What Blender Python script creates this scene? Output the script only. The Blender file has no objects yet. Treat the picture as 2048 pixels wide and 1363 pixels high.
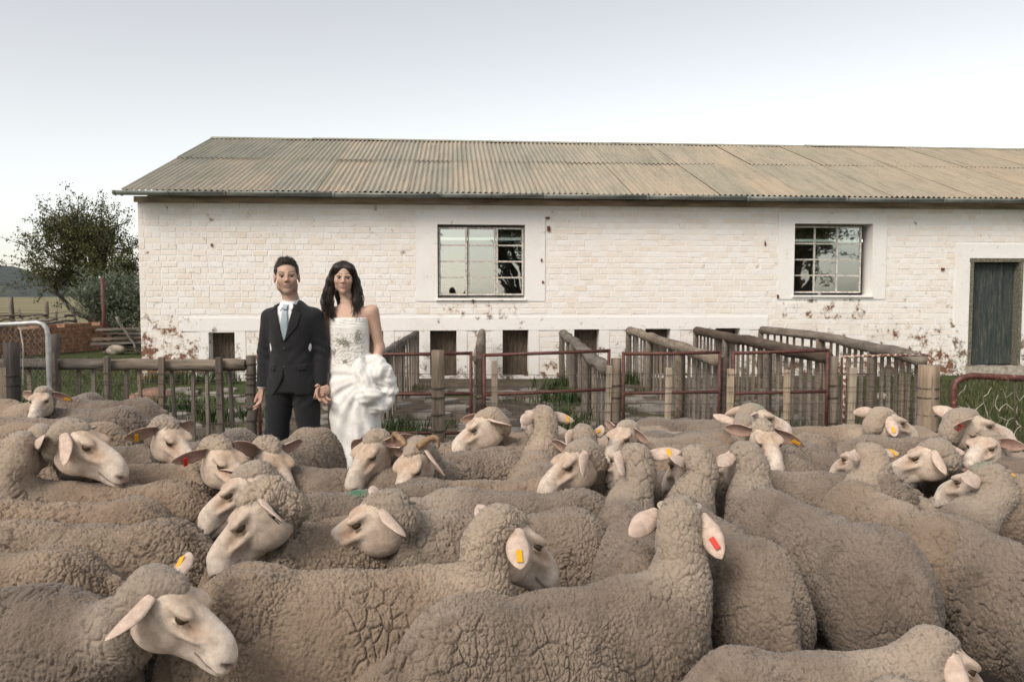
import bpy, bmesh, math, random
import numpy as np
from mathutils import Vector, Matrix, Euler

random.seed(7)
RNG = np.random.default_rng(11)
SC = bpy.context.scene
COL = SC.collection
R = math.radians

# ------------------------------------------------------------------ camera
FPX, CX, CY, CAMZ, PITCH = 1593.0, 1024.0, 681.5, 1.5, R(3.29)
cam_d = bpy.data.cameras.new('camera')
cam_d.sensor_width = 36.0
cam_d.lens = 28.0
cam_d.clip_start = 0.05
cam_d.clip_end = 20000
cam = bpy.data.objects.new('camera', cam_d)
COL.objects.link(cam)
cam.location = (0, 0, CAMZ)
cam.rotation_euler = (R(90) - PITCH, 0, 0)
SC.camera = cam

# ------------------------------------------------------------------ sky and sun
SUN_EL, SUN_AZ = R(42), R(-142)          # azimuth measured from +Y towards +X: behind the camera, to its left
w = bpy.data.worlds.new('World')
SC.world = w
w.use_nodes = True
nt = w.node_tree
nt.nodes.clear()
sky = nt.nodes.new('ShaderNodeTexSky')
sky.sky_type = 'NISHITA'
sky.sun_disc = False
sky.sun_elevation = SUN_EL
sky.sun_rotation = SUN_AZ
sky.altitude = 1200
sky.air_density = 1.0
sky.dust_density = 3.0
sky.ozone_density = 1.0
hsv = nt.nodes.new('ShaderNodeHueSaturation')
hsv.inputs['Saturation'].default_value = 0.35
bg = nt.nodes.new('ShaderNodeBackground')
bg.inputs['Strength'].default_value = 0.135
out = nt.nodes.new('ShaderNodeOutputWorld')
nt.links.new(sky.outputs[0], hsv.inputs['Color'])
tint = nt.nodes.new('ShaderNodeMix'); tint.data_type = 'RGBA'; tint.blend_type = 'MULTIPLY'
tint.inputs['Factor'].default_value = 1.0
tint.inputs['B'].default_value = (1.05, 1.0, 0.92, 1)          # warm cream tint over the whole sky
nt.links.new(hsv.outputs[0], tint.inputs['A'])
nt.links.new(tint.outputs['Result'], bg.inputs['Color'])
nt.links.new(bg.outputs[0], out.inputs['Surface'])

sd = bpy.data.lights.new('sun', 'SUN')
sd.energy = 1.5
sd.angle = R(28)
sd.color = (1.0, 0.90, 0.80)
sun = bpy.data.objects.new('sun', sd)
COL.objects.link(sun)
sdir = Vector((math.sin(SUN_AZ) * math.cos(SUN_EL), math.cos(SUN_AZ) * math.cos(SUN_EL), math.sin(SUN_EL)))
sun.rotation_euler = sdir.to_track_quat('Z', 'Y').to_euler()
sun.location = (0, -20, 20)

SC.view_settings.view_transform = 'Standard'
SC.view_settings.look = 'None'
SC.view_settings.exposure = 0.65
SC.view_settings.gamma = 1.0
SC.view_settings.use_curve_mapping = False
SC.render.engine = 'CYCLES'
SC.cycles.max_bounces = 4
SC.cycles.diffuse_bounces = 2
SC.cycles.glossy_bounces = 3
SC.cycles.transmission_bounces = 4
SC.cycles.transparent_max_bounces = 8
SC.cycles.use_adaptive_sampling = True
SC.cycles.adaptive_threshold = 0.02
SC.cycles.use_denoising = True
try:
    SC.cycles.denoiser = 'OPENIMAGEDENOISE'
except Exception:
    pass

# ------------------------------------------------------------------ measuring helpers
_cp, _sp = math.cos(PITCH), math.sin(PITCH)


def ray(px, py):
    a, b = (px - CX) / FPX, -(py - CY) / FPX
    return Vector((a, _cp + b * _sp, -_sp + b * _cp))


def at(px, py, Y):
    d = ray(px, py)
    t = Y / d.y
    return Vector((d.x * t, Y, CAMZ + d.z * t))


def at_z(px, py, z):
    d = ray(px, py)
    t = (z - CAMZ) / d.z
    return Vector((d.x * t, d.y * t, z))


# ------------------------------------------------------------------ object helpers
def tag(o, label=None, cat=None, group=None, kind=None):
    if label: o['label'] = label
    if cat: o['category'] = cat
    if group: o['group'] = group
    if kind: o['kind'] = kind
    return o


def empty(name, loc=(0, 0, 0), rz=0.0, parent=None):
    o = bpy.data.objects.new(name, None)
    o.empty_display_size = 0.1
    COL.objects.link(o)
    o.location = loc
    o.rotation_euler = (0, 0, rz)
    if parent: o.parent = parent
    return o


def link(name, me, mat=None, parent=None, loc=None, rot=None, scale=None):
    o = bpy.data.objects.new(name, me)
    COL.objects.link(o)
    if mat is not None and len(me.materials) == 0:
        me.materials.append(mat)
    if parent: o.parent = parent
    if loc is not None: o.location = loc
    if rot is not None: o.rotation_euler = rot
    if scale is not None: o.scale = scale
    return o


def np_mesh(name, V, F, smooth=True, attrs=None):
    """mesh from numpy verts (N,3) and faces: an (M,3) or (M,4) array, or a list of such arrays"""
    if not isinstance(F, (list, tuple)): F = [F]
    F = [f for f in F if len(f)]
    me = bpy.data.meshes.new(name)
    V = np.ascontiguousarray(V, dtype=np.float32)
    me.vertices.add(len(V))
    me.vertices.foreach_set('co', V.ravel())
    tot = sum(f.size for f in F)
    n = sum(len(f) for f in F)
    me.loops.add(tot)
    me.loops.foreach_set('vertex_index', np.concatenate([f.ravel() for f in F]).astype(np.int32))
    me.polygons.add(n)
    st = np.concatenate([np.full(len(f), f.shape[1]) for f in F])
    starts = np.concatenate([[0], np.cumsum(st)[:-1]]).astype(np.int32)
    me.polygons.foreach_set('loop_start', starts)
    me.polygons.foreach_set('use_smooth', np.full(n, bool(smooth)))
    me.update(calc_edges=True)
    if attrs:
        for k, a in attrs.items():
            a = np.asarray(a, dtype=np.float32)
            if a.ndim == 1:
                at_ = me.attributes.new(k, 'FLOAT', 'POINT')
                at_.data.foreach_set('value', a)
            else:
                at_ = me.attributes.new(k, 'FLOAT_COLOR', 'POINT')
                c = np.ones((len(a), 4), dtype=np.float32)
                c[:, :3] = a
                at_.data.foreach_set('color', c.ravel())
    return me


class MB:
    """collects boxes, tubes and sheets into one mesh"""
    def __init__(s):
        s.v, s.q, s.t, s.n = [], [], [], 0

    def add(s, V, Q=None, T=None):
        V = np.asarray(V, dtype=np.float64)
        s.v.append(V)
        if Q is not None and len(Q): s.q.append(np.asarray(Q, dtype=np.int64) + s.n)
        if T is not None and len(T): s.t.append(np.asarray(T, dtype=np.int64) + s.n)
        s.n += len(V)
        return s

    def box(s, lo, hi, M=None, jit=0.0, bevel=0.0):
        (x0, y0, z0), (x1, y1, z1) = lo, hi
        if bevel <= 0:
            V = np.array([(x0, y0, z0), (x1, y0, z0), (x1, y1, z0), (x0, y1, z0), (x0, y0, z1), (x1, y0, z1), (x1, y1, z1), (x0, y1, z1)])
            if jit: V = V + RNG.uniform(-jit, jit, V.shape)
            Q = [(0, 3, 2, 1), (4, 5, 6, 7), (0, 1, 5, 4), (1, 2, 6, 5), (2, 3, 7, 6), (3, 0, 4, 7)]
            if M is not None: V = xf(V, M)
            return s.add(V, Q)
        b = bevel
        V, Q, T = [], [], []
        idx = {}
        for ix in (0, 1):
            for iy in (0, 1):
                for iz in (0, 1):
                    c = ((x0, x1)[ix], (y0, y1)[iy], (z0, z1)[iz])
                    sg = (1 - 2 * ix, 1 - 2 * iy, 1 - 2 * iz)
                    j = RNG.uniform(-jit, jit, 3) if jit else np.zeros(3)
                    for a in range(3):
                        p = [c[k] + (0 if k == a else sg[k] * b) + j[k] for k in range(3)]
                        idx[(ix, iy, iz, a)] = len(V)
                        V.append(p)
                    t = [idx[(ix, iy, iz, a)] for a in range(3)]
                    if (ix + iy + iz) % 2: t = t[::-1]
                    T.append(t[::-1])
        def q(a, b_, c, d): Q.append((idx[a], idx[b_], idx[c], idx[d]))
        for i in (0, 1):
            f = [(i, 0, 0, 0), (i, 1, 0, 0), (i, 1, 1, 0), (i, 0, 1, 0)]
            q(*(f if i else f[::-1]))
            f = [(0, i, 0, 1), (0, i, 1, 1), (1, i, 1, 1), (1, i, 0, 1)]
            q(*(f if i else f[::-1]))
            f = [(0, 0, i, 2), (1, 0, i, 2), (1, 1, i, 2), (0, 1, i, 2)]
            q(*(f if i else f[::-1]))
        for i in (0, 1):
            for j in (0, 1):
                f = [(0, i, j, 1), (1, i, j, 1), (1, i, j, 2), (0, i, j, 2)]
                q(*(f if (i + j) % 2 == 0 else f[::-1]))
                f = [(i, 0, j, 2), (i, 1, j, 2), (i, 1, j, 0), (i, 0, j, 0)]
                q(*(f if (i + j) % 2 == 0 else f[::-1]))
                f = [(i, j, 0, 0), (i, j, 1, 0), (i, j, 1, 1), (i, j, 0, 1)]
                q(*(f if (i + j) % 2 == 0 else f[::-1]))
        V = np.array(V)
        if M is not None: V = xf(V, M)
        return s.add(V, Q, T)

    def tube(s, pts, rad, n=8, cap=True, rough=0.0, seed=0):
        pts = np.asarray(pts, dtype=np.float64)
        m = len(pts)
        rad = np.broadcast_to(np.asarray(rad, dtype=np.float64), (m,)) if np.ndim(rad) < 2 else rad
        tan = np.gradient(pts, axis=0)
        tan /= np.linalg.norm(tan, axis=1)[:, None] + 1e-12
        up = np.array([0, 0, 1.0]) if abs(tan[0][2]) < 0.9 else np.array([1.0, 0, 0])
        a = np.cross(tan[0], up); a /= np.linalg.norm(a)
        rg = np.random.default_rng(seed)
        V = []
        prof = 1 + rough * rg.uniform(-1, 1, n)
        for i in range(m):
            a = a - tan[i] * np.dot(a, tan[i]); a /= np.linalg.norm(a) + 1e-12
            b = np.cross(tan[i], a)
            th = np.arange(n) / n * 2 * np.pi
            r = rad[i] * (prof + (rough * 0.5 * rg.uniform(-1, 1, n) if rough else 0))
            V.append(pts[i] + np.outer(np.cos(th) * r, a) + np.outer(np.sin(th) * r, b))
        V = np.concatenate(V)
        Q = []
        for i in range(m - 1):
            for j in range(n):
                k = (j + 1) % n
                Q.append((i * n + j, i * n + k, (i + 1) * n + k, (i + 1) * n + j))
        T = []
        if cap:
            V = np.concatenate([V, pts[:1], pts[-1:]])
            c0, c1 = m * n, m * n + 1
            for j in range(n):
                k = (j + 1) % n
                T.append((c0, k, j))
                T.append((c1, (m - 1) * n + j, (m - 1) * n + k))
        return s.add(V, Q, T)

    def sheet(s, P, thick=0.0, nrm=None):
        """P: (a,b,3) grid of points; if thick, a solid of that thickness along -nrm"""
        P = np.asarray(P, dtype=np.float64)
        a, b = P.shape[:2]
        def idx(i, j, o=0): return o + i * b + j
        Q = [(idx(i, j), idx(i, j + 1), idx(i + 1, j + 1), idx(i + 1, j)) for i in range(a - 1) for j in range(b - 1)]
        if not thick:
            return s.add(P.reshape(-1, 3), Q)
        nrm = np.asarray(nrm, dtype=np.float64)
        V = np.concatenate([P.reshape(-1, 3), (P - nrm * thick).reshape(-1, 3)])
        o = a * b
        Q2 = [(d + o, c + o, b_ + o, a_ + o) for (a_, b_, c, d) in Q]
        E = [idx(0, j) for j in range(b)] + [idx(i, b - 1) for i in range(1, a)] + [idx(a - 1, j) for j in range(b - 2, -1, -1)] + [idx(i, 0) for i in range(a - 2, 0, -1)]
        Q3 = [(E[(i + 1) % len(E)], E[i], E[i] + o, E[(i + 1) % len(E)] + o) for i in range(len(E))]
        return s.add(V, Q + Q2 + Q3)

    def mesh(s, name, smooth=False, attrs=None):
        V = np.concatenate(s.v)
        F = []
        if s.q: F.append(np.concatenate(s.q))
        if s.t: F.append(np.concatenate(s.t))
        return np_mesh(name, V, F, smooth, attrs)

    def build(s, name, mat, parent=None, smooth=False, loc=None, rot=None):
        return link(name, s.mesh(name, smooth), mat, parent, loc, rot)


def xf(V, M):
    M = np.array(M)
    return V @ M[:3, :3].T + M[:3, 3]


# ------------------------------------------------------------------ signed-distance modelling
def smin(a, b, k):
    h = np.maximum(k - np.abs(a - b), 0) / k
    return np.minimum(a, b) - h * h * k * 0.25


def smax(a, b, k):
    return -smin(-a, -b, k)


class Pt:
    def __init__(s, x, y, z): s.x, s.y, s.z = x, y, z

    def loc(s, M):
        """coordinates in the frame M (3x3 rotation columns = axes, origin o)"""
        Rm, o = M
        x, y, z = s.x - o[0], s.y - o[1], s.z - o[2]
        return Pt(*(x * np.float32(Rm[0][i]) + y * np.float32(Rm[1][i]) + z * np.float32(Rm[2][i]) for i in range(3)))

    def mirror(s): return Pt(s.x, np.abs(s.y), s.z)

    def mirx(s): return Pt(np.abs(s.x), s.y, s.z)


def ell(p, c, r):
    x, y, z = (p.x - c[0]) / r[0], (p.y - c[1]) / r[1], (p.z - c[2]) / r[2]
    k0 = np.sqrt(x * x + y * y + z * z) + 1e-6
    k1 = np.sqrt((x / r[0]) ** 2 + (y / r[1]) ** 2 + (z / r[2]) ** 2) + 1e-6
    return k0 * (k0 - 1) / k1


def cone(p, a, b, ra, rb):
    ab = [b[i] - a[i] for i in range(3)]
    L = ab[0] ** 2 + ab[1] ** 2 + ab[2] ** 2 + 1e-12
    x, y, z = p.x - a[0], p.y - a[1], p.z - a[2]
    t = np.clip((x * ab[0] + y * ab[1] + z * ab[2]) / L, 0, 1)
    dx, dy, dz = x - t * ab[0], y - t * ab[1], z - t * ab[2]
    return np.sqrt(dx * dx + dy * dy + dz * dz) - (ra + t * (rb - ra))


def chain(p, pts, rads, k=0.03):
    f = None
    for i in range(len(pts) - 1):
        d = cone(p, pts[i], pts[i + 1], rads[i], rads[i + 1])
        f = d if f is None else smin(f, d, k)
    return f


def surface(field, lo, hi, cell):
    """surface nets of field(Pt)<0 on a grid; returns verts and quads"""
    lo = np.asarray(lo, dtype=np.float32)
    n = [int(math.ceil((hi[i] - lo[i]) / cell)) + 1 for i in range(3)]
    ax = [lo[i] + np.arange(n[i], dtype=np.float32) * np.float32(cell) for i in range(3)]
    X, Y, Z = np.meshgrid(*ax, indexing='ij')
    F = field(Pt(X, Y, Z)).astype(np.float32)
    S = F < 0
    a, b, c = n
    cnt = np.zeros((a - 1, b - 1, c - 1), dtype=np.int8)
    for i in (0, 1):
        for j in (0, 1):
            for k in (0, 1):
                cnt += S[i:a - 1 + i, j:b - 1 + j, k:c - 1 + k]
    act = (cnt > 0) & (cnt < 8)
    ci = np.argwhere(act)
    idx = np.full(act.shape, -1, dtype=np.int64)
    idx[act] = np.arange(len(ci))
    acc = np.zeros((len(ci), 3), dtype=np.float32)
    num = np.zeros(len(ci), dtype=np.float32)
    i0, j0, k0 = ci[:, 0], ci[:, 1], ci[:, 2]
    corners = [(i, j, k) for i in (0, 1) for j in (0, 1) for k in (0, 1)]
    val = {cn: F[i0 + cn[0], j0 + cn[1], k0 + cn[2]] for cn in corners}
    for c0 in corners:
        for d in range(3):
            if c0[d]: continue
            c1 = list(c0); c1[d] = 1; c1 = tuple(c1)
            f0, f1 = val[c0], val[c1]
            cr = (f0 < 0) != (f1 < 0)
            t = np.where(cr, f0 / np.where(cr, f0 - f1, 1), 0)
            p = np.array(c0, dtype=np.float32)[None, :].repeat(len(ci), 0)
            p[:, d] += t
            acc += p * cr[:, None]
            num += cr
    V = lo + (ci + acc / num[:, None]) * cell
    quads = []
    for d in range(3):
        e = [slice(None)] * 3
        s0, s1 = list(e), list(e)
        s0[d] = slice(0, n[d] - 1); s1[d] = slice(1, n[d])
        A, B = S[tuple(s0)], S[tuple(s1)]
        u, v = (d + 1) % 3, (d + 2) % 3
        cr = A != B
        g = np.argwhere(cr)
        g = g[(g[:, u] > 0) & (g[:, v] > 0) & (g[:, u] < n[u] - 1) & (g[:, v] < n[v] - 1)]
        if not len(g): continue
        sgn = A[g[:, 0], g[:, 1], g[:, 2]]
        def cellidx(du, dv):
            h = g.copy(); h[:, u] -= du; h[:, v] -= dv
            return idx[h[:, 0], h[:, 1], h[:, 2]]
        q = np.stack([cellidx(1, 1), cellidx(0, 1), cellidx(0, 0), cellidx(1, 0)], 1)
        q = np.where(sgn[:, None], q, q[:, ::-1])
        quads.append(q)
    Q = np.concatenate(quads)
    Q = Q[(Q >= 0).all(1)]
    return V, Q


# ------------------------------------------------------------------ material helpers
class NM:
    def __init__(s, name):
        s.m = bpy.data.materials.new(name)
        s.m.use_nodes = True
        s.t = s.m.node_tree
        s.b = s.t.nodes['Principled BSDF']
        s.o = s.t.nodes['Material Output']

    def n(s, typ, **kw):
        nd = s.t.nodes.new(typ)
        for k, v in kw.items():
            if k.startswith('_'): setattr(nd, k[1:], v)
        return nd

    def l(s, a, b): s.t.links.new(a, b)

    def coord(s, which='Object', scale=(1, 1, 1), rnd=False):
        tc = s.n('ShaderNodeTexCoord')
        src = tc.outputs[which]
        if rnd:
            oi = s.n('ShaderNodeObjectInfo')
            mul = s.n('ShaderNodeMath', _operation='MULTIPLY'); mul.inputs[1].default_value = 37.0
            s.l(oi.outputs['Random'], mul.inputs[0])
            ad = s.n('ShaderNodeVectorMath', _operation='ADD')
            s.l(src, ad.inputs[0]); s.l(mul.outputs[0], ad.inputs[1])
            src = ad.outputs[0]
        mp = s.n('ShaderNodeMapping')
        mp.inputs['Scale'].default_value = scale
        s.l(src, mp.inputs['Vector'])
        return mp.outputs[0]

    def noise(s, vec, scale=5, detail=4, rough=0.55, dist=0.0):
        nd = s.n('ShaderNodeTexNoise')
        nd.inputs['Scale'].default_value = scale
        nd.inputs['Detail'].default_value = detail
        nd.inputs['Roughness'].default_value = rough
        nd.inputs['Distortion'].default_value = dist
        if vec is not None: s.l(vec, nd.inputs['Vector'])
        return nd.outputs[0]

    def voro(s, vec, scale=5, feature='F1', rnd=1.0):
        nd = s.n('ShaderNodeTexVoronoi', _feature=feature)
        nd.inputs['Scale'].default_value = scale
        nd.inputs['Randomness'].default_value = rnd
        if vec is not None: s.l(vec, nd.inputs['Vector'])
        return nd

    def ramp(s, fac, stops, interp='LINEAR'):
        nd = s.n('ShaderNodeValToRGB')
        cr = nd.color_ramp
        cr.interpolation = interp
        while len(cr.elements) < len(stops): cr.elements.new(0.5)
        for e, (p, c) in zip(cr.elements, stops):
            e.position = p
            e.color = (c, c, c, 1) if not hasattr(c, '__len__') else (*c, 1)
        s.l(fac, nd.inputs[0])
        return nd.outputs[0]

    def mix(s, fac, a, b, typ='MIX'):
        nd = s.n('ShaderNodeMix', _data_type='RGBA', _blend_type=typ)
        for sock, v in ((nd.inputs['Factor'], fac), (nd.inputs['A'], a), (nd.inputs['B'], b)):
            if hasattr(v, 'is_linked') or hasattr(v, 'links'): s.l(v, sock)
            elif sock.name == 'Factor': sock.default_value = v
            else: sock.default_value = (*v, 1) if hasattr(v, '__len__') else (v, v, v, 1)
        return nd.outputs['Result']

    def math(s, op, a, b=None, clamp=False):
        nd = s.n('ShaderNodeMath', _operation=op)
        nd.use_clamp = clamp
        for i, v in enumerate((a, b)):
            if v is None: continue
            if hasattr(v, 'links'): s.l(v, nd.inputs[i])
            else: nd.inputs[i].default_value = v
        return nd.outputs[0]

    def attr(s, name):
        nd = s.n('ShaderNodeAttribute')
        nd.attribute_name = name
        return nd

    def bump(s, h, strength=0.5, dist=0.01):
        nd = s.n('ShaderNodeBump')
        nd.inputs['Strength'].default_value = strength
        nd.inputs['Distance'].default_value = dist
        s.l(h, nd.inputs['Height'])
        s.l(nd.outputs[0], s.b.inputs['Normal'])
        return nd

    def color(s, c):
        if hasattr(c, 'links'): s.l(c, s.b.inputs['Base Color'])
        else: s.b.inputs['Base Color'].default_value = (*c, 1)
        return s

    def set(s, **kw):
        for k, v in kw.items():
            s.b.inputs[k.replace('_', ' ')].default_value = v
        return s


def simple(name, col, rough=0.6, var=0.15, scale=20, bump=0.0, metal=0.0, spec=0.5, rnd=False, stretch=(1, 1, 1)):
    m = NM(name)
    v = m.coord('Object', stretch, rnd)
    n = m.noise(v, scale, 5)
    lo = tuple(c * (1 - var * 1.6) for c in col)
    hi = tuple(min(1, c * (1 + var)) for c in col)
    m.color(m.ramp(n, [(0.3, lo), (0.7, hi)]))
    m.set(Roughness=rough, Metallic=metal)
    m.b.inputs['Specular IOR Level'].default_value = spec
    if bump: m.bump(n, bump, 0.01)
    return m.m
# ================================================================== GROUND, FIELD, HILL
def ground_material():
    m = NM('ground')
    v = m.coord('Object')
    n1 = m.noise(v, 0.55, 5, 0.6)
    n2 = m.noise(v, 4.5, 6, 0.65)
    n3 = m.noise(v, 38, 4, 0.7)
    dirt = m.ramp(n2, [(0.3, (0.075, 0.058, 0.044)), (0.55, (0.15, 0.12, 0.093)), (0.75, (0.24, 0.20, 0.16))])
    grass = m.ramp(n3, [(0.3, (0.030, 0.042, 0.014)), (0.6, (0.075, 0.095, 0.034)), (0.8, (0.13, 0.13, 0.06))])
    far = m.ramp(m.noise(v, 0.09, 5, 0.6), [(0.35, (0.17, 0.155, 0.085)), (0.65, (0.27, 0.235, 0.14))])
    at_ = m.attr('grass')
    gm = m.ramp(m.math('ADD', at_.outputs['Fac'], m.math('MULTIPLY', m.math('SUBTRACT', n1, 0.5), 1.6)), [(0.42, 0.0), (0.60, 1.0)])
    c = m.mix(gm, dirt, grass)
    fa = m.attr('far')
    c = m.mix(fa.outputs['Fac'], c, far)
    m.color(c)
    m.set(Roughness=0.95)
    m.b.inputs['Specular IOR Level'].default_value = 0.15
    m.bump(m.math('ADD', n2, m.math('MULTIPLY', n3, 0.4)), 0.8, 0.05)
    return m.m


def ground():
    xs = np.unique(np.concatenate([np.linspace(-16, 18, 70), np.linspace(-3000, -16, 24), np.linspace(18, 3000, 24)]))
    ys = np.unique(np.concatenate([np.linspace(-12, 24, 74), np.linspace(24, 90, 20), np.linspace(90, 5000, 16), [-400, -60]]))
    X, Y = np.meshgrid(xs, ys, indexing='ij')
    Z = 0.02 * np.sin(X * 1.3 + Y * 0.7) * np.sin(Y * 0.9 - X * 0.4) * np.exp(-((X / 20) ** 2 + ((Y - 8) / 20) ** 2)) - 0.02
    gr = np.where((X < -4.1) & (Y > 6.6), 0.9, 0.32)
    gr = np.where((Y > 6.2) & (Y < 8.0), 0.58, gr)
    gr = np.where((X > 5.2) & (Y > 7), 0.85, gr)
    gr = np.where((X > -4.1) & (X < 5.0) & (Y > 8.0) & (Y < 15), 0.30, gr)
    gr = np.where(Y < 6.2, 0.1, gr)
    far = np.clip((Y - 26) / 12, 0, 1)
    a, b = X.shape
    V = np.stack([X, Y, Z], -1).reshape(-1, 3)
    I = np.arange(a * b).reshape(a, b)
    Q = np.stack([I[:-1, :-1], I[1:, :-1], I[1:, 1:], I[:-1, 1:]], -1).reshape(-1, 4)
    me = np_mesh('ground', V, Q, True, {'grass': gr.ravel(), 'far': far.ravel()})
    tag(link('ground', me, ground_material()), kind='structure')


ground()


def hill():
    m = NM('hillside')
    v = m.coord('Object')
    n = m.noise(v, 0.045, 6, 0.7)
    n2 = m.voro(v, 0.12).outputs['Distance']
    c = m.ramp(n, [(0.35, (0.040, 0.055, 0.055)), (0.6, (0.075, 0.088, 0.080)), (0.8, (0.12, 0.12, 0.10))])
    c = m.mix(m.ramp(n2, [(0.12, 1.0), (0.35, 0.0)]), c, (0.024, 0.036, 0.034))
    m.color(c); m.set(Roughness=1.0)
    m.bump(n, 1.0, 3.0)
    xs, ys = np.linspace(-1, 1, 60), np.linspace(-1, 1, 30)
    X, Y = np.meshgrid(xs, ys, indexing='ij')
    rr = np.sqrt(X ** 2 + Y ** 2)
    Z = np.clip(1 - rr, 0, 1) ** 0.85 * 1.0
    Z = Z * (1 + 0.12 * np.sin(X * 9 + 2 * Y) + 0.07 * np.sin(X * 23 + Y * 11))
    V = np.stack([X * 230, Y * 180, Z * 62 - 1.5], -1).reshape(-1, 3)
    I = np.arange(X.size).reshape(X.shape)
    Q = np.stack([I[:-1, :-1], I[1:, :-1], I[1:, 1:], I[:-1, 1:]], -1).reshape(-1, 4)
    o = link('hill', np_mesh('hill', V, Q), m.m, None, (-590, 720, 0))
    tag(o, kind='structure')
    o2 = link('far_hills', np_mesh('far_hills', V * [9, 2.5, 0.55], Q), m.m, None, (500, 4200, 0))
    tag(o2, kind='structure')


hill()

# ================================================================== SHED
TH = math.atan(0.074)
WY = 14.5                                   # depth of the front wall on the camera's axis
CORN = None


def wall_hit(px, py):
    """pixel -> (u along the wall, z) on the front wall plane"""
    d = ray(px, py)
    # plane: Y = WY + X*tan(TH)
    t = WY / (d.y - d.x * math.tan(TH))
    P = Vector((0, 0, CAMZ)) + d * t
    return P


_c = wall_hit(280, 600)
CORN = Vector((_c.x, _c.y, 0))
_ux = Vector((math.cos(TH), math.sin(TH), 0))


def WU(px, py=600):
    P = wall_hit(px, py)
    return (P - CORN).dot(_ux)


def WZ(px, py): return wall_hit(px, py).z


shed = empty('shearing_shed', CORN, TH)
tag(shed, 'long whitewashed brick shearing shed with corrugated iron roof and two steel windows', 'shed')
WLEN, WH, WT = 21.0, 3.17, 0.36
Z_BAND0, Z_BAND1 = WZ(1024, 660), WZ(1024, 634)
DEPTH = 10.0


def brick_material(name, face):
    m = NM(name)
    v = m.coord('Object')
    geo = m.n('ShaderNodeNewGeometry')
    sep = m.n('ShaderNodeSeparateXYZ')
    tc = m.n('ShaderNodeTexCoord')
    # wall space: world position rotated into the wall's frame is close to world X / Z for wear placement
    sp = m.n('ShaderNodeSeparateXYZ'); m.l(geo.outputs['Position'], sp.inputs[0])
    pos = m.n('ShaderNodeMapping'); m.l(geo.outputs['Position'], pos.inputs['Vector'])
    P = pos.outputs[0]
    isl = geo.outputs['Random Per Island']
    oi = m.n('ShaderNodeObjectInfo')
    rnd = m.math('FRACT', m.math('ADD', isl, oi.outputs['Random']))
    n = m.noise(P, 2.3, 5, 0.6)
    fine = m.noise(P, 40, 4, 0.7)
    if face:
        c = m.ramp(rnd, [(0.0, (0.82, 0.745, 0.655)), (0.30, (0.845, 0.785, 0.71)), (0.6, (0.86, 0.825, 0.775)), (0.75, (0.86, 0.835, 0.80)), (1.0, (0.81, 0.715, 0.61))])
    else:
        c = m.ramp(fine, [(0.3, (0.82, 0.79, 0.75)), (0.7, (0.89, 0.87, 0.84))])
    c = m.mix(m.ramp(n, [(0.45, 0.0), (0.7, 0.6)]), c, (0.87, 0.845, 0.81))
    # dust stains
    st = m.noise(P, 0.9, 6, 0.7)
    c = m.mix(m.ramp(st, [(0.55, 0.0), (0.78, 0.35)]), c, (0.52, 0.47, 0.41))
    # flaking: bare red brick and grey mortar low on the wall and under the windows
    low = m.ramp(sp.outputs['Z'], [(0.0, 0.33), (0.30, 0.20), (0.42, 0.06), (0.6, 0.0)])  # ramp over metres, clamped at 1 m: rescaled below
    zz = m.math('DIVIDE', sp.outputs['Z'], 2.2)
    low = m.ramp(zz, [(0.0, 0.12), (0.22, 0.075), (0.36, 0.03), (0.5, 0.0), (1.0, -0.0)])
    xr = m.n('ShaderNodeMapRange'); xr.inputs['From Min'].default_value = 3.6; xr.inputs['From Max'].default_value = 7.5
    m.l(sp.outputs['X'], xr.inputs['Value'])
    low2 = m.math('MULTIPLY', m.ramp(zz, [(0.0, 0.09), (0.3, 0.06), (0.55, 0.03), (0.62, 0.0)]), xr.outputs[0])
    xl = m.n('ShaderNodeMapRange'); xl.inputs['From Min'].default_value = -4.8; xl.inputs['From Max'].default_value = -6.4
    m.l(sp.outputs['X'], xl.inputs['Value'])
    low3 = m.math('MULTIPLY', m.ramp(zz, [(0.0, 0.14), (0.45, 0.10), (0.7, 0.02), (1.0, 0.02)]), xl.outputs[0])
    # under the windows
    def under(xc, w_, z1):
        dx = m.math('ABSOLUTE', m.math('SUBTRACT', sp.outputs['X'], xc))
        a = m.math('LESS_THAN', dx, w_)
        b = m.math('MULTIPLY', m.math('LESS_THAN', sp.outputs['Z'], z1), m.math('GREATER_THAN', sp.outputs['Z'], z1 - 0.36))
        return m.math('MULTIPLY', m.math('MULTIPLY', a, b), 0.085)
    wear = m.math('ADD', m.math('ADD', low, low2), m.math('ADD', low3, m.math('ADD', under(-0.6, 0.75, 1.42), under(5.85, 0.8, 1.42))))
    crust = m.math('ADD', m.noise(P, 5.2, 7, 0.72), wear)
    grey = m.ramp(crust, [(0.62, 0.0), (0.66, 0.75)])
    red = m.ramp(crust, [(0.685, 0.0), (0.705, 1.0)])
    c = m.mix(grey, c, (0.50, 0.45, 0.39) if not face else (0.55, 0.46, 0.37))
    redc = m.ramp(fine, [(0.3, (0.15, 0.060, 0.040)), (0.65, (0.30, 0.145, 0.095))]) if face else m.ramp(fine, [(0.3, (0.12, 0.085, 0.06)), (0.65, (0.26, 0.19, 0.145))])
    c = m.mix(red, c, redc)
    m.color(c)
    m.set(Roughness=0.92)
    m.b.inputs['Specular IOR Level'].default_value = 0.2
    hh = m.math('SUBTRACT', m.math('MULTIPLY', fine, 0.5), m.math('MULTIPLY', red, 1.2))
    m.bump(hh, 0.5, 0.008)
    return m.m


BRICK_M, MORTAR_M = brick_material('whitewashed_brick', True), brick_material('whitewashed_mortar', False)
PLASTER_M = MORTAR_M


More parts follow.
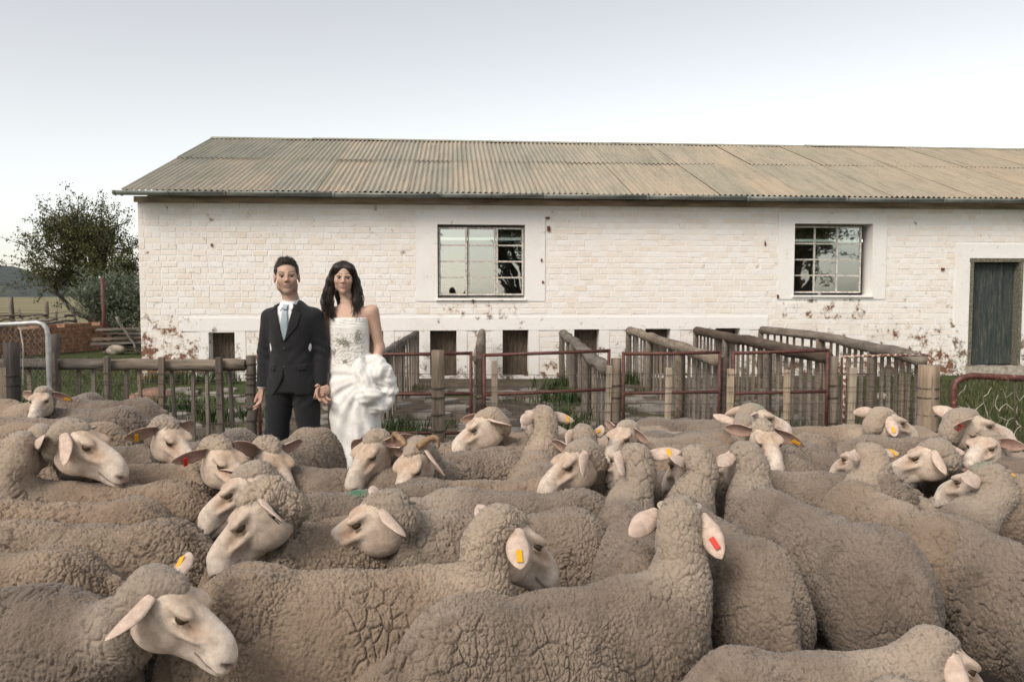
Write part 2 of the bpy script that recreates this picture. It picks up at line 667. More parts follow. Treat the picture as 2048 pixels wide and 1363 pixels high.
def rects_with_holes(u0, u1, z0, z1, holes):
    us = sorted({u0, u1, *[h[0] for h in holes], *[h[1] for h in holes]})
    zs = sorted({z0, z1, *[h[2] for h in holes], *[h[3] for h in holes]})
    us = [u for u in us if u0 <= u <= u1]; zs = [z for z in zs if z0 <= z <= z1]
    out = []
    for i in range(len(us) - 1):
        for j in range(len(zs) - 1):
            cu, cz = (us[i] + us[i + 1]) / 2, (zs[j] + zs[j + 1]) / 2
            if not any(h[0] < cu < h[1] and h[2] < cz < h[3] for h in holes):
                out.append((us[i], us[i + 1], zs[j], zs[j + 1]))
    return out


W1 = (WU(875, 520), WU(1050, 520), WZ(960, 596), WZ(960, 449))
W2 = (WU(1588, 520), WU(1744, 520), WZ(1660, 590), WZ(1660, 447))
DOOR = (WU(1938, 620), WU(2041, 620), WZ(1990, 731), WZ(1990, 517))
HPX = [(418, 470), (575, 626), (716, 767), (860, 913), (1005, 1057), (1148, 1198), (1290, 1340), (1430, 1479)]
HATCH = [(WU(a, 700), WU(b, 700), 0.02, WZ((a + b) / 2, 659.5 + (1024 - (a + b) / 2) * 0.0085)) for a, b in HPX]
holes = [W1, W2, DOOR] + HATCH

mb = MB()
for (a, b, c, d) in rects_with_holes(0, WLEN, -0.3, WH, holes):
    mb.add([(a, 0, c), (b, 0, c), (b, 0, d), (a, 0, d)], [(0, 1, 2, 3)])
for (a, b, c, d) in holes:          # reveals
    mb.add([(a, 0, c), (a, WT, c), (a, WT, d), (a, 0, d)], [(0, 1, 2, 3)])
    mb.add([(b, 0, c), (b, 0, d), (b, WT, d), (b, WT, c)], [(0, 1, 2, 3)])
    mb.add([(a, 0, d), (a, WT, d), (b, WT, d), (b, 0, d)], [(0, 1, 2, 3)])
    mb.add([(a, 0, c), (b, 0, c), (b, WT, c), (a, WT, c)], [(0, 1, 2, 3)])
for (a, b, c, d) in rects_with_holes(0, WLEN, -0.3, WH, holes):
    mb.add([(a, WT, c), (a, WT, d), (b, WT, d), (b, WT, c)], [(0, 1, 2, 3)])
# gable ends and back wall
RISE, RUN = 1.90, DEPTH / 2
for u, s in ((0, 1), (WLEN, -1)):
    a, b = (u, u + s * WT)
    for uu in (a, b):
        V = [(uu, 0, -0.3), (uu, DEPTH, -0.3), (uu, DEPTH, WH - 0.05), (uu, DEPTH / 2, WH + RISE - 0.12), (uu, 0, WH - 0.05)]
        mb.add(V, [(0, 1, 2, 4)], [(4, 2, 3)])
mb.add([(0, DEPTH, -0.3), (WLEN, DEPTH, -0.3), (WLEN, DEPTH, WH), (0, DEPTH, WH)], [(1, 0, 3, 2)])
mb.add([(0, WT, 0.55), (WLEN, WT, 0.55), (WLEN, DEPTH, 0.55), (0, DEPTH, 0.55)], [(0, 1, 2, 3)])
wall = mb.build('wall', MORTAR_M, shed)

# plastered surrounds, set a little proud
surr = []
def px_rect(x0, x1, y0, y1): return (WU(x0, (y0 + y1) / 2), WU(x1, (y0 + y1) / 2), WZ((x0 + x1) / 2, y1), WZ((x0 + x1) / 2, y0))
SUR = [px_rect(832, 1090, 426, 602), px_rect(1556, 1772, 427, 598), px_rect(1908, 2075, 488, 760)]
BAND = (WU(361, 645), WU(1535, 645), Z_BAND0, Z_BAND1)
PIERS = [(h[0] - 0.19, h[1] + 0.19, -0.05, Z_BAND0 - 0.004) for h in HATCH]
for r_, nm in [(SUR[0], 0), (SUR[1], 0), (SUR[2], 0), (BAND, 1)]:
    mb = MB()
    for (a, b, c, d) in rects_with_holes(r_[0], r_[1], r_[2], r_[3], holes):
        mb.box((a, -0.016 - 0.001 * nm, c), (b, 0.004, d))
    mb.build('plaster_surround', PLASTER_M, shed)
for r_ in PIERS:
    mb = MB()
    for (a, b, c, d) in rects_with_holes(r_[0], r_[1], r_[2], r_[3], holes):
        mb.box((a, -0.012, c), (b, 0.004, d))
    mb.build('plaster_pier', PLASTER_M, shed)

# bricks, English bond
CH = 0.1035
avoid = [(r_[0] - 0.005, r_[1] + 0.005, r_[2] - 0.002, r_[3] + 0.002) for r_ in SUR + [BAND] + PIERS] + holes
rb = np.random.default_rng(5)
bricks = []
zr = WH - 0.05
row = 0
while zr - CH > 0.0:
    z1, z0 = zr - 0.009, zr - CH + 0.011
    L = 0.262 if row % 2 == 0 else 0.137
    u = -L * (0.5 if row % 2 == 0 else 0.25) + rb.uniform(-0.02, 0.02)
    while u < WLEN:
        l = L * rb.uniform(0.94, 1.06)
        a, b = max(u + 0.010, 0.002), min(u + l - 0.011, WLEN)
        u += l
        if b - a < 0.04: continue
        segs = [(a, b)]
        for h in avoid:
            if h[3] <= z0 + 0.02 or h[2] >= z1 - 0.02: continue
            ns = []
            for (p, q) in segs:
                if q <= h[0] or p >= h[1]: ns.append((p, q)); continue
                if p < h[0] - 0.03: ns.append((p, h[0] - 0.004))
                if q > h[1] + 0.03: ns.append((h[1] + 0.004, q))
            segs = ns
        for (p, q) in segs:
            bricks.append((p, q, z0 + rb.uniform(-.006, .004), z1 + rb.uniform(-.004, .006), -rb.uniform(0.003, 0.008)))
    zr -= CH
    row += 1
# the 300 that show largest: whole stretchers on the open wall nearest the camera
def size_key(b): return (b[1] - b[0]) * (1.0 if b[2] > 0.95 else 0.4) * (1 if b[0] < 15.8 else 0.2) - 0.002 * abs(b[0] - 6.5)
order = sorted(range(len(bricks)), key=lambda i: -size_key(bricks[i]))
solo = set(order[:298])
mb = MB()
for i, (p, q, z0, z1, y) in enumerate(bricks):
    if i in solo:
        o_ = MB(); o_.box((p, y, z0), (q, 0.02, z1), jit=0.0016, bevel=0.003)
        o_.build('brick', BRICK_M, wall)
    else:
        mb.box((p, y, z0), (q, 0.02, z1), jit=0.0018)
rest = mb.build('brick_courses', BRICK_M, wall)
rest['kind'] = 'stuff'

# ---- roof of corrugated sheets
def roof_material():
    m = NM('corrugated_iron')
    geo = m.n('ShaderNodeNewGeometry')
    P = geo.outputs['Position']
    oi = m.n('ShaderNodeObjectInfo')
    mp = m.n('ShaderNodeMapping'); m.l(P, mp.inputs['Vector']); mp.inputs['Scale'].default_value = (1, 0.25, 1)
    n = m.noise(mp.outputs[0], 1.3, 5, 0.65)
    n2 = m.noise(mp.outputs[0], 16, 4, 0.7)
    c = m.ramp(n, [(0.3, (0.27, 0.268, 0.215)), (0.5, (0.355, 0.328, 0.255)), (0.72, (0.44, 0.368, 0.28))])
    c = m.mix(1.0, c, m.ramp(oi.outputs['Random'], [(0, (0.84, 0.88, 0.88)), (0.5, (1, 1, 1)), (1, (1.12, 1.04, 0.98))]), 'MULTIPLY')
    sp = m.n('ShaderNodeSeparateXYZ'); m.l(P, sp.inputs[0])
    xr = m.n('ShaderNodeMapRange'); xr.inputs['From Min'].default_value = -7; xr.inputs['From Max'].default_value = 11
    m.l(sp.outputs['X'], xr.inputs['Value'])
    c = m.mix(m.math('MULTIPLY', xr.outputs[0], 0.55), c, (0.37, 0.295, 0.205))  # tan drift to the right: warm sun on the roof painted into its colour
    c = m.mix(m.ramp(n2, [(0.55, 0.0), (0.75, 0.5)]), c, (0.22, 0.19, 0.14))
    ms = m.n('ShaderNodeMapping'); m.l(P, ms.inputs['Vector']); ms.inputs['Scale'].default_value = (5.5, 0.16, 0.16)
    st = m.noise(ms.outputs[0], 1.6, 5, 0.75)
    c = m.mix(1.0, c, m.ramp(st, [(0.28, (0.66, 0.66, 0.64)), (0.5, (1.0, 1.0, 1.0)), (0.75, (1.16, 1.12, 1.06))]), 'MULTIPLY')
    m.color(c)
    m.set(Roughness=0.55, Metallic=0.0)
    m.bump(n2, 0.15, 0.004)
    return m.m


ROOF_M = roof_material()
roof = empty('roof', (0, 0, 0), 0, shed)
EZ, EY = WH + 0.11, -0.36
RY, RZ = DEPTH / 2, WH + 0.11 + RISE
slope = math.atan2(RZ - EZ, RY - EY)
SLEN = math.hypot(RZ - EZ, RY - EY)
NC, PITCHC = 8, 0.100
def sheet_mesh(length):
    t = np.linspace(0, NC + 0.5, int((NC + 0.5) * 8) + 1)
    x = t * PITCHC
    z = 0.019 * np.cos(t * 2 * np.pi)
    ss = np.linspace(0, 1, 5)
    G = np.zeros((len(ss), len(t), 3))
    for i, s_ in enumerate(ss):
        G[i, :, 0] = x
        G[i, :, 1] = s_ * length * math.cos(slope)
        G[i, :, 2] = s_ * length * math.sin(slope) + z
    mb = MB(); mb.sheet(G)
    me = mb.mesh('roof_sheet', True)
    me.materials.append(ROOF_M)
    return me
SL1, SL2 = SLEN * 0.575, SLEN * 0.47
me1, me2 = sheet_mesh(SL1), sheet_mesh(SL2)
ncol = int((WLEN + 0.6) / (NC * PITCHC)) + 1
for i in range(ncol):
    u = -0.13 + i * NC * PITCHC
    dz = (i % 2) * 0.006
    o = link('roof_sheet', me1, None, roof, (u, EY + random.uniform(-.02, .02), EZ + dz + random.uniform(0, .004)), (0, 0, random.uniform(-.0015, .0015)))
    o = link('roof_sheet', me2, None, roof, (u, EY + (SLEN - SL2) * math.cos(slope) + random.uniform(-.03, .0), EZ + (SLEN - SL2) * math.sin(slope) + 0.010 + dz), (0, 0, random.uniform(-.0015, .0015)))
mb = MB()
G = np.zeros((2, 2, 3)); G[0, :, 1:] = (RY, RZ); G[1, :, 1:] = (DEPTH + 0.36, EZ); G[:, 0, 0] = -0.13; G[:, 1, 0] = WLEN + 0.3
mb.sheet(G)
mb.build('rear_roof_slope', ROOF_M, roof)
# ridge capping in lengths
RC = simple('ridge_capping', (0.32, 0.30, 0.22), 0.6, 0.25, 3)
u = -0.16
while u < WLEN + 0.2:
    l = random.uniform(2.2, 2.6)
    mb = MB(); zc = RZ + 0.035 + random.uniform(0, 0.012)
    G = np.array([[(u, RY - 0.17, zc - 0.062), (u, RY - 0.03, zc), (u, RY + 0.03, zc), (u, RY + 0.17, zc - 0.062)],
                  [(u + l + 0.05, RY - 0.17, zc - 0.066), (u + l + 0.05, RY - 0.03, zc - 0.004), (u + l + 0.05, RY + 0.03, zc - 0.004), (u + l + 0.05, RY + 0.17, zc - 0.066)]])
    mb.sheet(G); mb.build('ridge_cap', RC, roof)
    u += l
# barge board on the left gable
mb = MB()
mb.box((-0.15, 0, -0.10), (-0.12, SLEN, -0.018))
o = mb.build('barge_board', simple('barge', (0.20, 0.19, 0.15), 0.7, 0.3, 8), roof, loc=(0, EY, EZ))
o.rotation_euler = (slope, 0, 0)

# gutter in lengths, with brackets, and fascia
GUT = simple('gutter_zinc', (0.20, 0.215, 0.195), 0.5, 0.3, 6, 0.1, stretch=(0.4, 1, 1))
RUSTG = simple('gutter_rust', (0.20, 0.085, 0.045), 0.8, 0.3, 30)
gut = empty('gutter', (0, 0, 0), 0, shed)
u = -0.24
while u < WLEN + 0.3:
    l = 1.83
    th = np.linspace(0, math.pi, 9)
    G = np.zeros((2, 9, 3))
    sag = random.uniform(-0.012, 0.004)
    for i, uu in enumerate((u, u + l + 0.01)):
        G[i, :, 0] = uu; G[i, :, 1] = EY - 0.045 + 0.062 * np.cos(th); G[i, :, 2] = EZ - 0.012 - 0.075 * np.sin(th) + sag
    N = np.zeros_like(G); N[..., 1] = np.cos(th) ; N[..., 2] = -np.sin(th)
    mb = MB(); mb.sheet(G, 0.003, N); mb.build('gutter_length', GUT, gut, True)
    for f in (0.02, 0.5):
        mb = MB()
        mb.tube([(u + l * f, EY - 0.045 + 0.066 * math.cos(t), EZ - 0.012 - 0.080 * math.sin(t) + sag) for t in np.linspace(0.0, math.pi, 8)], 0.008, 6)
        mb.build('gutter_bracket', RUSTG if random.random() < 0.3 else GUT, gut)
    u += l
WOODP = simple('fascia_paint', (0.45, 0.36, 0.27), 0.8, 0.35, 9, 0.3, stretch=(0.15, 1, 1))
u = -0.05
while u < WLEN:
    l = random.uniform(2.8, 3.8)
    mb = MB(); mb.box((u, -0.035, WH - 0.055), (min(u + l - 0.006, WLEN + .1), -0.004, WH + 0.05), jit=0.002)
    mb.build('fascia_board', WOODP, shed)
    u += l

# ---- windows
FRAME_M = simple('window_paint', (0.62, 0.58, 0.52), 0.6, 0.35, 30, 0.3)


def glass_material():
    m = NM('window_glass')
    t = m.t
    t.nodes.remove(m.b)
    gl = t.nodes.new('ShaderNodeBsdfGlossy'); gl.inputs['Roughness'].default_value = 0.015; gl.inputs['Color'].default_value = (0.9, 0.92, 0.9, 1)
    tr = t.nodes.new('ShaderNodeBsdfTransparent'); tr.inputs['Color'].default_value = (0.62, 0.66, 0.62, 1)
    mx = t.nodes.new('ShaderNodeMixShader')
    fr = t.nodes.new('ShaderNodeFresnel'); fr.inputs['IOR'].default_value = 2.1
    nz = m.noise(m.coord('Object'), 2.2, 2, 0.5)
    bp = t.nodes.new('ShaderNodeBump'); bp.inputs['Strength'].default_value = 0.06; bp.inputs['Distance'].default_value = 0.02
    m.l(nz, bp.inputs['Height']); m.l(bp.outputs[0], gl.inputs['Normal'])
    ad = m.math('ADD', fr.outputs[0], 0.22)
    m.l(ad, mx.inputs[0]); m.l(tr.outputs[0], mx.inputs[1]); m.l(gl.outputs[0], mx.inputs[2])
    m.l(mx.outputs[0], m.o.inputs['Surface'])
    return m.m


GLASS = glass_material()


def casement(parent, u0, u1, z0, z1, y, nrow, swing=0.0, hinge='l', ncolumns=1):
    """a steel casement: frame bars and one pane per light"""
    c = empty('casement', (u0 if hinge == 'l' else u1, y, 0), swing, parent)
    off = u0 if hinge == 'l' else u1
    w_ = 0.032
    mb = MB()
    a, b = u0 - off, u1 - off
    for (p, q, r_, s_) in ((a, a + w_, z0, z1), (b - w_, b, z0, z1), (a + w_, b - w_, z0, z0 + w_), (a + w_, b - w_, z1 - w_, z1)):
        mb.box((p, -0.018, r_), (q, 0.012, s_), jit=0.001)
    zs = [z0 + w_ + (z1 - z0 - 2 * w_) * i / nrow for i in range(nrow + 1)]
    us = [a + w_ + (b - a - 2 * w_) * i / ncolumns for i in range(ncolumns + 1)]
    for z in zs[1:-1]: mb.box((a + w_, -0.013, z - 0.014), (b - w_, 0.008, z + 0.014), jit=0.0012)
    for u in us[1:-1]: mb.box((u - 0.016, -0.015, z0 + w_), (u + 0.016, 0.009, z1 - w_), jit=0.001)
    mb.build('window_frame', FRAME_M, c)
    for i in range(nrow):
        for j in range(ncolumns):
            mb = MB()
            mb.box((us[j] + 0.002, -0.003, zs[i] + 0.002), (us[j + 1] - 0.002, 0.001, zs[i + 1] - 0.002))
            o = mb.build('pane', GLASS, c)
            o.location = (0, 0, 0); o.rotation_euler = (random.uniform(-.0025, .0025), 0, random.uniform(-.0012, .0012))
    return c


FD = 0.10
t3 = [W1[0] + 0.02 + (W1[1] - W1[0] - 0.04) * f for f in (0, 0.336, 0.672, 1.0)]
casement(shed, t3[0], t3[1] - 0.004, W1[2] + 0.05, W1[3] - 0.045, FD, 4, -0.07, 'l')
casement(shed, t3[1] + 0.004, t3[2] - 0.004, W1[2] + 0.05, W1[3] - 0.045, FD, 4)
casement(shed, t3[2] + 0.004, t3[3], W1[2] + 0.05, W1[3] - 0.045, FD, 4, 0.06, 'r')
mb = MB()
for (a, b, c, d) in ((W1[0], W1[1], W1[3] - 0.03, W1[3]), (W1[0], W1[0] + 0.018, W1[2], W1[3] - 0.03), (W1[1] - 0.018, W1[1], W1[2], W1[3] - 0.03), (W1[0] + 0.018, W1[1] - 0.018, W1[2], W1[2] + 0.035)):
    mb.box((a, FD + 0.014, c), (b, FD + 0.05, d))
mb.build('outer_frame', simple('outer_frame_paint', (0.20, 0.19, 0.17), 0.7, 0.4, 20), shed)
casement(shed, W2[0] + 0.004, W2[1] - 0.115, W2[2] + 0.04, W2[3] - 0.03, FD + 0.10, 4, 0, 'l', 3)
for wv in (W1, W2):
    mb = MB(); mb.box((wv[0] - 0.03, -0.045, wv[2] - 0.045), (wv[1] + 0.02, WT - 0.01, wv[2] - 0.002), jit=0.003, bevel=0.006)
    mb.build('window_sill', PLASTER_M, shed)

# things on the inner sill of the right window and in the left one
jug_m = simple('glazed_jug', (0.72, 0.74, 0.76), 0.2, 0.05, 5)
jar_m = simple('green_jar', (0.02, 0.16, 0.06), 0.25, 0.1, 5)
def on_wall(u, y, z): return (CORN + _ux * u + Vector((-math.sin(TH), math.cos(TH), 0)) * y) + Vector((0, 0, z))
uj = WU(1651, 578)
mb = MB()
prof = [(0.0, 0.0), (0.036, 0.0), (0.045, 0.03), (0.044, 0.06), (0.032, 0.10), (0.036, 0.125), (0.030, 0.120), (0.026, 0.1)]
def lathe(mb, prof, n=18, c=(0, 0, 0)):
    th = np.arange(n) / n * 2 * np.pi
    V = np.array([[c[0] + r_ * math.cos(t), c[1] + r_ * math.sin(t), c[2] + z] for r_, z in prof for t in th])
    Q = [(i * n + j, i * n + (j + 1) % n, (i + 1) * n + (j + 1) % n, (i + 1) * n + j) for i in range(len(prof) - 1) for j in range(n)]
    mb.add(V, Q)
lathe(mb, prof)
mb.tube([(0.035, 0, 0.105), (0.068, 0, 0.098), (0.078, 0, 0.065), (0.062, 0, 0.035), (0.042, 0, 0.03)], 0.006, 7)
jug = mb.build('jug', jug_m, None, True, loc=on_wall(uj, 0.27, W2[2] + 0.0))
tag(jug, 'white china jug with handle on the sill of the twelve-pane window', 'jug')
mb = MB(); lathe(mb, [(0, 0), (0.030, 0), (0.032, 0.01), (0.032, 0.075), (0.024, 0.085), (0.024, 0.10), (0, 0.10)])
tag(mb.build('jar', jar_m, None, True, loc=on_wall(uj - 0.10, 0.27, W2[2] + 0.0)), 'small green jar beside the china jug in the window', 'jar')
# shelves with boxes standing inside behind the first window
shelf_m = simple('inside_paper', (0.62, 0.60, 0.55), 0.8, 0.2, 6)
mb = MB()
for zz_ in (1.62, 2.02): mb.box((W1[0] - 0.2, 1.1, zz_), (W1[1] + 0.1, 1.5, zz_ + 0.025))
for uu_ in (W1[0] - 0.2, W1[0] + 1.05, W1[1] + 0.08): mb.box((uu_, 1.1, 0.56), (uu_ + 0.03, 1.5, 2.5))
tag(mb.build('shelf_rack', simple('shelf_wood', (0.25, 0.19, 0.13), 0.7), None, loc=CORN, rot=(0, 0, TH)), 'wooden shelf rack standing inside behind the three-casement window', 'shelf')

# ---- door
DW = NM('weathered_door')
_v = DW.coord('Object', (9, 9, 1.0))
_n = DW.noise(_v, 3.0, 7, 0.75)
_n2 = DW.noise(_v, 13, 4, 0.7)
DW.color(DW.mix(DW.ramp(_n2, [(0.4, 0.0), (0.65, 0.8)]), DW.ramp(_n, [(0.38, (0.022, 0.032, 0.033)), (0.50, (0.050, 0.064, 0.058)), (0.58, (0.10, 0.098, 0.075)), (0.70, (0.24, 0.215, 0.16))]), (0.030, 0.042, 0.044)))
DW.set(Roughness=0.85); DW.bump(_n, 0.7, 0.01)
DW = DW.m
door = empty('door', (0, 0, 0), 0, shed)
u = DOOR[0] + 0.055
while u < DOOR[1] - 0.06:
    l = min(random.uniform(0.10, 0.135), DOOR[1] - 0.06 - u)
    if l < 0.02: break
    mb = MB(); mb.box((u + 0.003, 0.13, DOOR[2] + 0.02), (u + l - 0.003, 0.165, DOOR[3] - 0.07), jit=0.002, bevel=0.003)
    mb.build('plank', DW, door)
    u += l
mb = MB()
mb.box((DOOR[0] - 0.015, -0.03, DOOR[2]), (DOOR[0] + 0.055, 0.2, DOOR[3] - 0.065), jit=0.004)
mb.box((DOOR[1] - 0.055, -0.03, DOOR[2]), (DOOR[1] + 0.012, 0.2, DOOR[3] - 0.065), jit=0.004)
mb.box((DOOR[0] - 0.03, -0.035, DOOR[3] - 0.065), (DOOR[1] + 0.02, 0.2, DOOR[3] + 0.01), jit=0.004)
mb.build('door_frame', simple('door_frame_wood', (0.17, 0.16, 0.12), 0.85, 0.4, 25, 0.4), door)
mb = MB(); mb.box((DOOR[0] - 0.04, -0.13, DOOR[2] - 0.17), (DOOR[1] + 0.04, 0.2, DOOR[2] + 0.0), jit=0.01)
mb.build('door_step', simple('step_stone', (0.40, 0.36, 0.30), 0.9, 0.3, 14, 0.4), door)

# ---- low hatches with plank doors
HW = simple('hatch_wood', (0.115, 0.085, 0.06), 0.85, 0.45, 14, 0.5, stretch=(6, 6, 0.5), rnd=True)
for i, h in enumerate(HATCH):
    hd = empty('hatch', (0, 0, 0), 0, shed)
    u = h[0] + 0.002
    while u < h[1] - 0.02:
        l = min(random.uniform(0.085, 0.12), h[1] - u - 0.002)
        mb = MB(); mb.box((u + 0.002, 0.24, 0.03), (u + l - 0.002, 0.27, h[3] - random.uniform(0.0, 0.02)), jit=0.002)
        mb.build('plank', HW, hd)
        u += l
    mb = MB(); mb.box((h[0] + 0.002, 0.275, h[3] - 0.35), (h[1] - 0.002, 0.31, h[3] - 0.25)); mb.build('ledge', HW, hd)

# hooks and an old bracket on the wall
IRON = simple('rusty_iron', (0.16, 0.065, 0.035), 0.8, 0.4, 40, 0.3)
for (px, py, w_, h_) in ((1095, 436, 8, 3), (1097, 457, 6, 9), (424, 490, 3, 6), (1083, 520, 3, 6), (1085, 564, 3, 5), (1530, 487, 3, 7), (1555, 592, 3, 7), (1885, 538, 6, 5)):
    a, b, c, d = px_rect(px - w_ / 2, px + w_ / 2, py - h_ / 2, py + h_ / 2)
    mb = MB(); mb.box((a, -0.035, c), (b, 0.01, d), jit=0.006); mb.build('iron_hook', IRON, shed)
# ================================================================== YARD: FENCES, GATES, PENS
def wood_material(name, c0, c1, c2, stretch, rnd=True):
    m = NM(name)
    v = m.coord('Object', stretch, rnd)
    n = m.noise(v, 14, 6, 0.7)
    n2 = m.noise(v, 55, 3, 0.6)
    oi = m.n('ShaderNodeObjectInfo')
    c = m.ramp(n, [(0.32, c0), (0.5, c1), (0.7, c2)])
    c = m.mix(1.0, c, m.ramp(oi.outputs['Random'], [(0, (0.72, 0.72, 0.74)), (0.5, (1, 1, 1)), (1, (1.2, 1.12, 1.02))]), 'MULTIPLY')
    c = m.mix(m.ramp(n2, [(0.58, 0.0), (0.72, 0.7)]), c, tuple(x * 0.4 for x in c0))
    m.color(c); m.set(Roughness=0.9)
    m.b.inputs['Specular IOR Level'].default_value = 0.2
    m.bump(m.math('ADD', n, n2), 0.6, 0.008)
    return m.m


WV = wood_material('grey_post_wood', (0.10, 0.082, 0.066), (0.20, 0.17, 0.14), (0.31, 0.27, 0.225), (1, 1, 0.07))
WHZ = wood_material('grey_rail_wood', (0.10, 0.085, 0.070), (0.19, 0.165, 0.14), (0.30, 0.265, 0.225), (0.10, 0.10, 1))
WDK = wood_material('dark_rail_wood', (0.045, 0.034, 0.028), (0.085, 0.066, 0.055), (0.14, 0.11, 0.09), (0.10, 0.10, 1))
WLT = wood_material('pale_stake_wood', (0.27, 0.215, 0.16), (0.38, 0.315, 0.245), (0.46, 0.395, 0.32), (1, 1, 0.06))
WPK = wood_material('picket_wood', (0.135, 0.115, 0.095), (0.255, 0.22, 0.185), (0.37, 0.325, 0.27), (1, 1, 0.05))
WTK = wood_material('thick_post_wood', (0.19, 0.145, 0.108), (0.29, 0.235, 0.185), (0.37, 0.31, 0.25), (1, 1, 0.06))
RED = simple('red_oxide_pipe', (0.115, 0.040, 0.030), 0.6, 0.35, 25, 0.2)
WIRE = simple('rusted_wire', (0.085, 0.058, 0.045), 0.6, 0.3, 60)
GALV = simple('galvanised_pipe', (0.50, 0.50, 0.48), 0.4, 0.2, 18, 0.1, metal=0.35)
_rw = NM('flaking_pipe_paint')
_n = _rw.noise(_rw.coord('Object', (1, 1, 1)), 26, 5, 0.7)
_rw.color(_rw.ramp(_n, [(0.40, (0.13, 0.045, 0.028)), (0.50, (0.20, 0.075, 0.04)), (0.56, (0.62, 0.56, 0.50)), (0.8, (0.68, 0.63, 0.57))])); _rw.set(Roughness=0.7); _rw.bump(_n, 0.4, 0.004)
RUSTW = _rw.m


def wob(p0, p1, n=7, amp=0.012, sag=0.0, seed=0):
    rg = np.random.default_rng(seed)
    t = np.linspace(0, 1, n)[:, None]
    P = np.array(p0)[None] * (1 - t) + np.array(p1)[None] * t
    P[1:-1] += rg.normal(0, amp, (n - 2, 3))
    P[:, 2] -= sag * 4 * (t[:, 0] * (1 - t[:, 0]))
    return P


SEED = [0]


def log(name, p0, p1, r0, r1=None, mat=None, parent=None, n=9, seg=8, amp=0.012, rough=0.09, sag=0.0):
    SEED[0] += 1
    P = wob(p0, p1, seg, amp, sag, SEED[0])
    mb = MB(); mb.tube(P, np.linspace(r0, r1 if r1 else r0, seg), n, True, rough, SEED[0])
    return mb.build(name, mat, parent, True)


def plank(name, x, y, z0, z1, w_, t, mat, parent, lean=0.0, rz=0.0, tilt=0.0):
    mb = MB(); mb.box((-w_ / 2, -t / 2, 0), (w_ / 2, t / 2, z1 - z0), jit=0.004, bevel=0.003)
    o = mb.build(name, mat, parent)
    o.location = (x, y, z0); o.rotation_euler = (tilt, lean, rz)
    return o


def wires(parent, pts_list, r=0.0026, name='wire', mat=None):
    for P in pts_list:
        mb = MB(); mb.tube(P, r, 5, False)
        mb.build(name, mat or WIRE, parent, True)


def wrap(parent, x, y, z, r):
    """a few turns of wire round a post"""
    th = np.linspace(0, 4 * np.pi, 22)
    P = np.stack([x + (r + 0.004) * np.cos(th), y + (r + 0.004) * np.sin(th), z + np.linspace(-0.008, 0.008, 22)], 1)
    mb = MB(); mb.tube(P, 0.003, 4, False); mb.build('wire_binding', WIRE, parent, True)


def px2x(px, Y): return (px - CX) / FPX * Y


# ---- wooden rail fence on the left
FY = 7.3
f = empty('rail_fence', (0, 0, 0))
tag(f, 'weathered log rail fence with square posts, pickets and wires left of the suited person', 'fence')
a, b = at(-60, 729, FY), at(491, 729, FY)
log('rail', a, at(212, 727, FY), 0.050, 0.054, WHZ, f, 10, 9, 0.006)
log('rail', at(196, 728, FY), b, 0.054, 0.058, WHZ, f, 10, 9, 0.006)
for px, top, w_ in ((105, 706, 0.050), (208, 712, 0.046), (318, 713, 0.050), (438, 714, 0.050)):
    plank('post', px2x(px, FY - 0.09), FY - 0.09, -0.05, at(px, top, FY - 0.09).z, w_, 0.05, WV, f, random.uniform(-.02, .02))
for px in (60, 148, 183, 247, 281, 348, 381, 412, 463):
    plank('picket', px2x(px, FY + 0.04), FY + 0.04, -0.05, at(px, 732, FY).z, 0.034, 0.03, WPK, f, random.uniform(-.04, .04))
W = []
for i, py in enumerate((742, 760, 766, 787, 808, 818, 846)):
    A, B = at(-80, py + random.uniform(-4, 4), FY - 0.125), at(500, py + random.uniform(-4, 4), FY - 0.125)
    W.append(wob(A, B, 16, 0.006, 0.01, 40 + i))
wires(f, W)

p = empty('strainer_post', (0, 0, 0))
tag(p, 'round wooden strainer post bound with wire behind the suited person\'s arm', 'post')
log('post', (px2x(500, FY), FY, -0.05), (px2x(500, FY), FY, at(500, 711, FY).z), 0.048, 0.045, WV, p, 11, 9, 0.004)
for py in (728, 748, 756, 768, 787, 815, 840): wrap(p, px2x(500, FY), FY, at(500, py, FY).z, 0.048)
mb = MB(); mb.tube([(px2x(516, FY), FY, -0.05), (px2x(516, FY), FY, at(516, 712, FY).z)], 0.016, 8)
mb.build('red_pipe', RED, p, True)

# ---- posts and galvanised gate at the left edge
for px, t, r_, Y, lab in ((19, 684, 0.062, 6.9, 'thick dark wooden post at the left edge bound with wire'), (107, 669, 0.052, 8.6, 'square-topped dark post behind the galvanised gate')):
    p = empty('gate_post', (px2x(px, Y), Y, 0)); tag(p, lab, 'post')
    log('post', (0, 0, -0.05), (0, 0, at(px, t, Y).z), r_, r_ * 0.98, wood_material('dark_post_wood', (0.06, 0.052, 0.048), (0.11, 0.098, 0.09), (0.18, 0.16, 0.145), (1, 1, 0.07)), p, 10, 8, 0.003)
    for zz in (0.3, 0.72, 0.80): wrap(p, 0, 0, zz, r_)
plank_g = empty('board_stub', (0, 0, 0)); tag(plank_g, 'short grey boards standing low at the far left edge', 'board')
plank('board', px2x(2, 6.85), 6.85, -0.02, at(2, 735, 6.85).z, 0.06, 0.03, WV, plank_g); plank('board', px2x(-16, 6.85), 6.85, -0.02, at(-12, 728, 6.85).z, 0.06, 0.03, WV, plank_g)
g = empty('galvanised_gate', (0, 0, 0)); tag(g, 'galvanised pipe gate with wire netting at the left edge', 'gate')
GY = 7.05
pts = [at(-140, 652, GY), at(0, 649, GY), at(74, 645, GY), at(86, 648, GY), at(93, 657, GY), at(95.5, 670, GY), at(97, 720, GY), at(99, 790, GY), at(101, 900, GY)]
mb = MB(); mb.tube([tuple(q) for q in pts], 0.0215, 10); mb.build('frame', GALV, g, True)
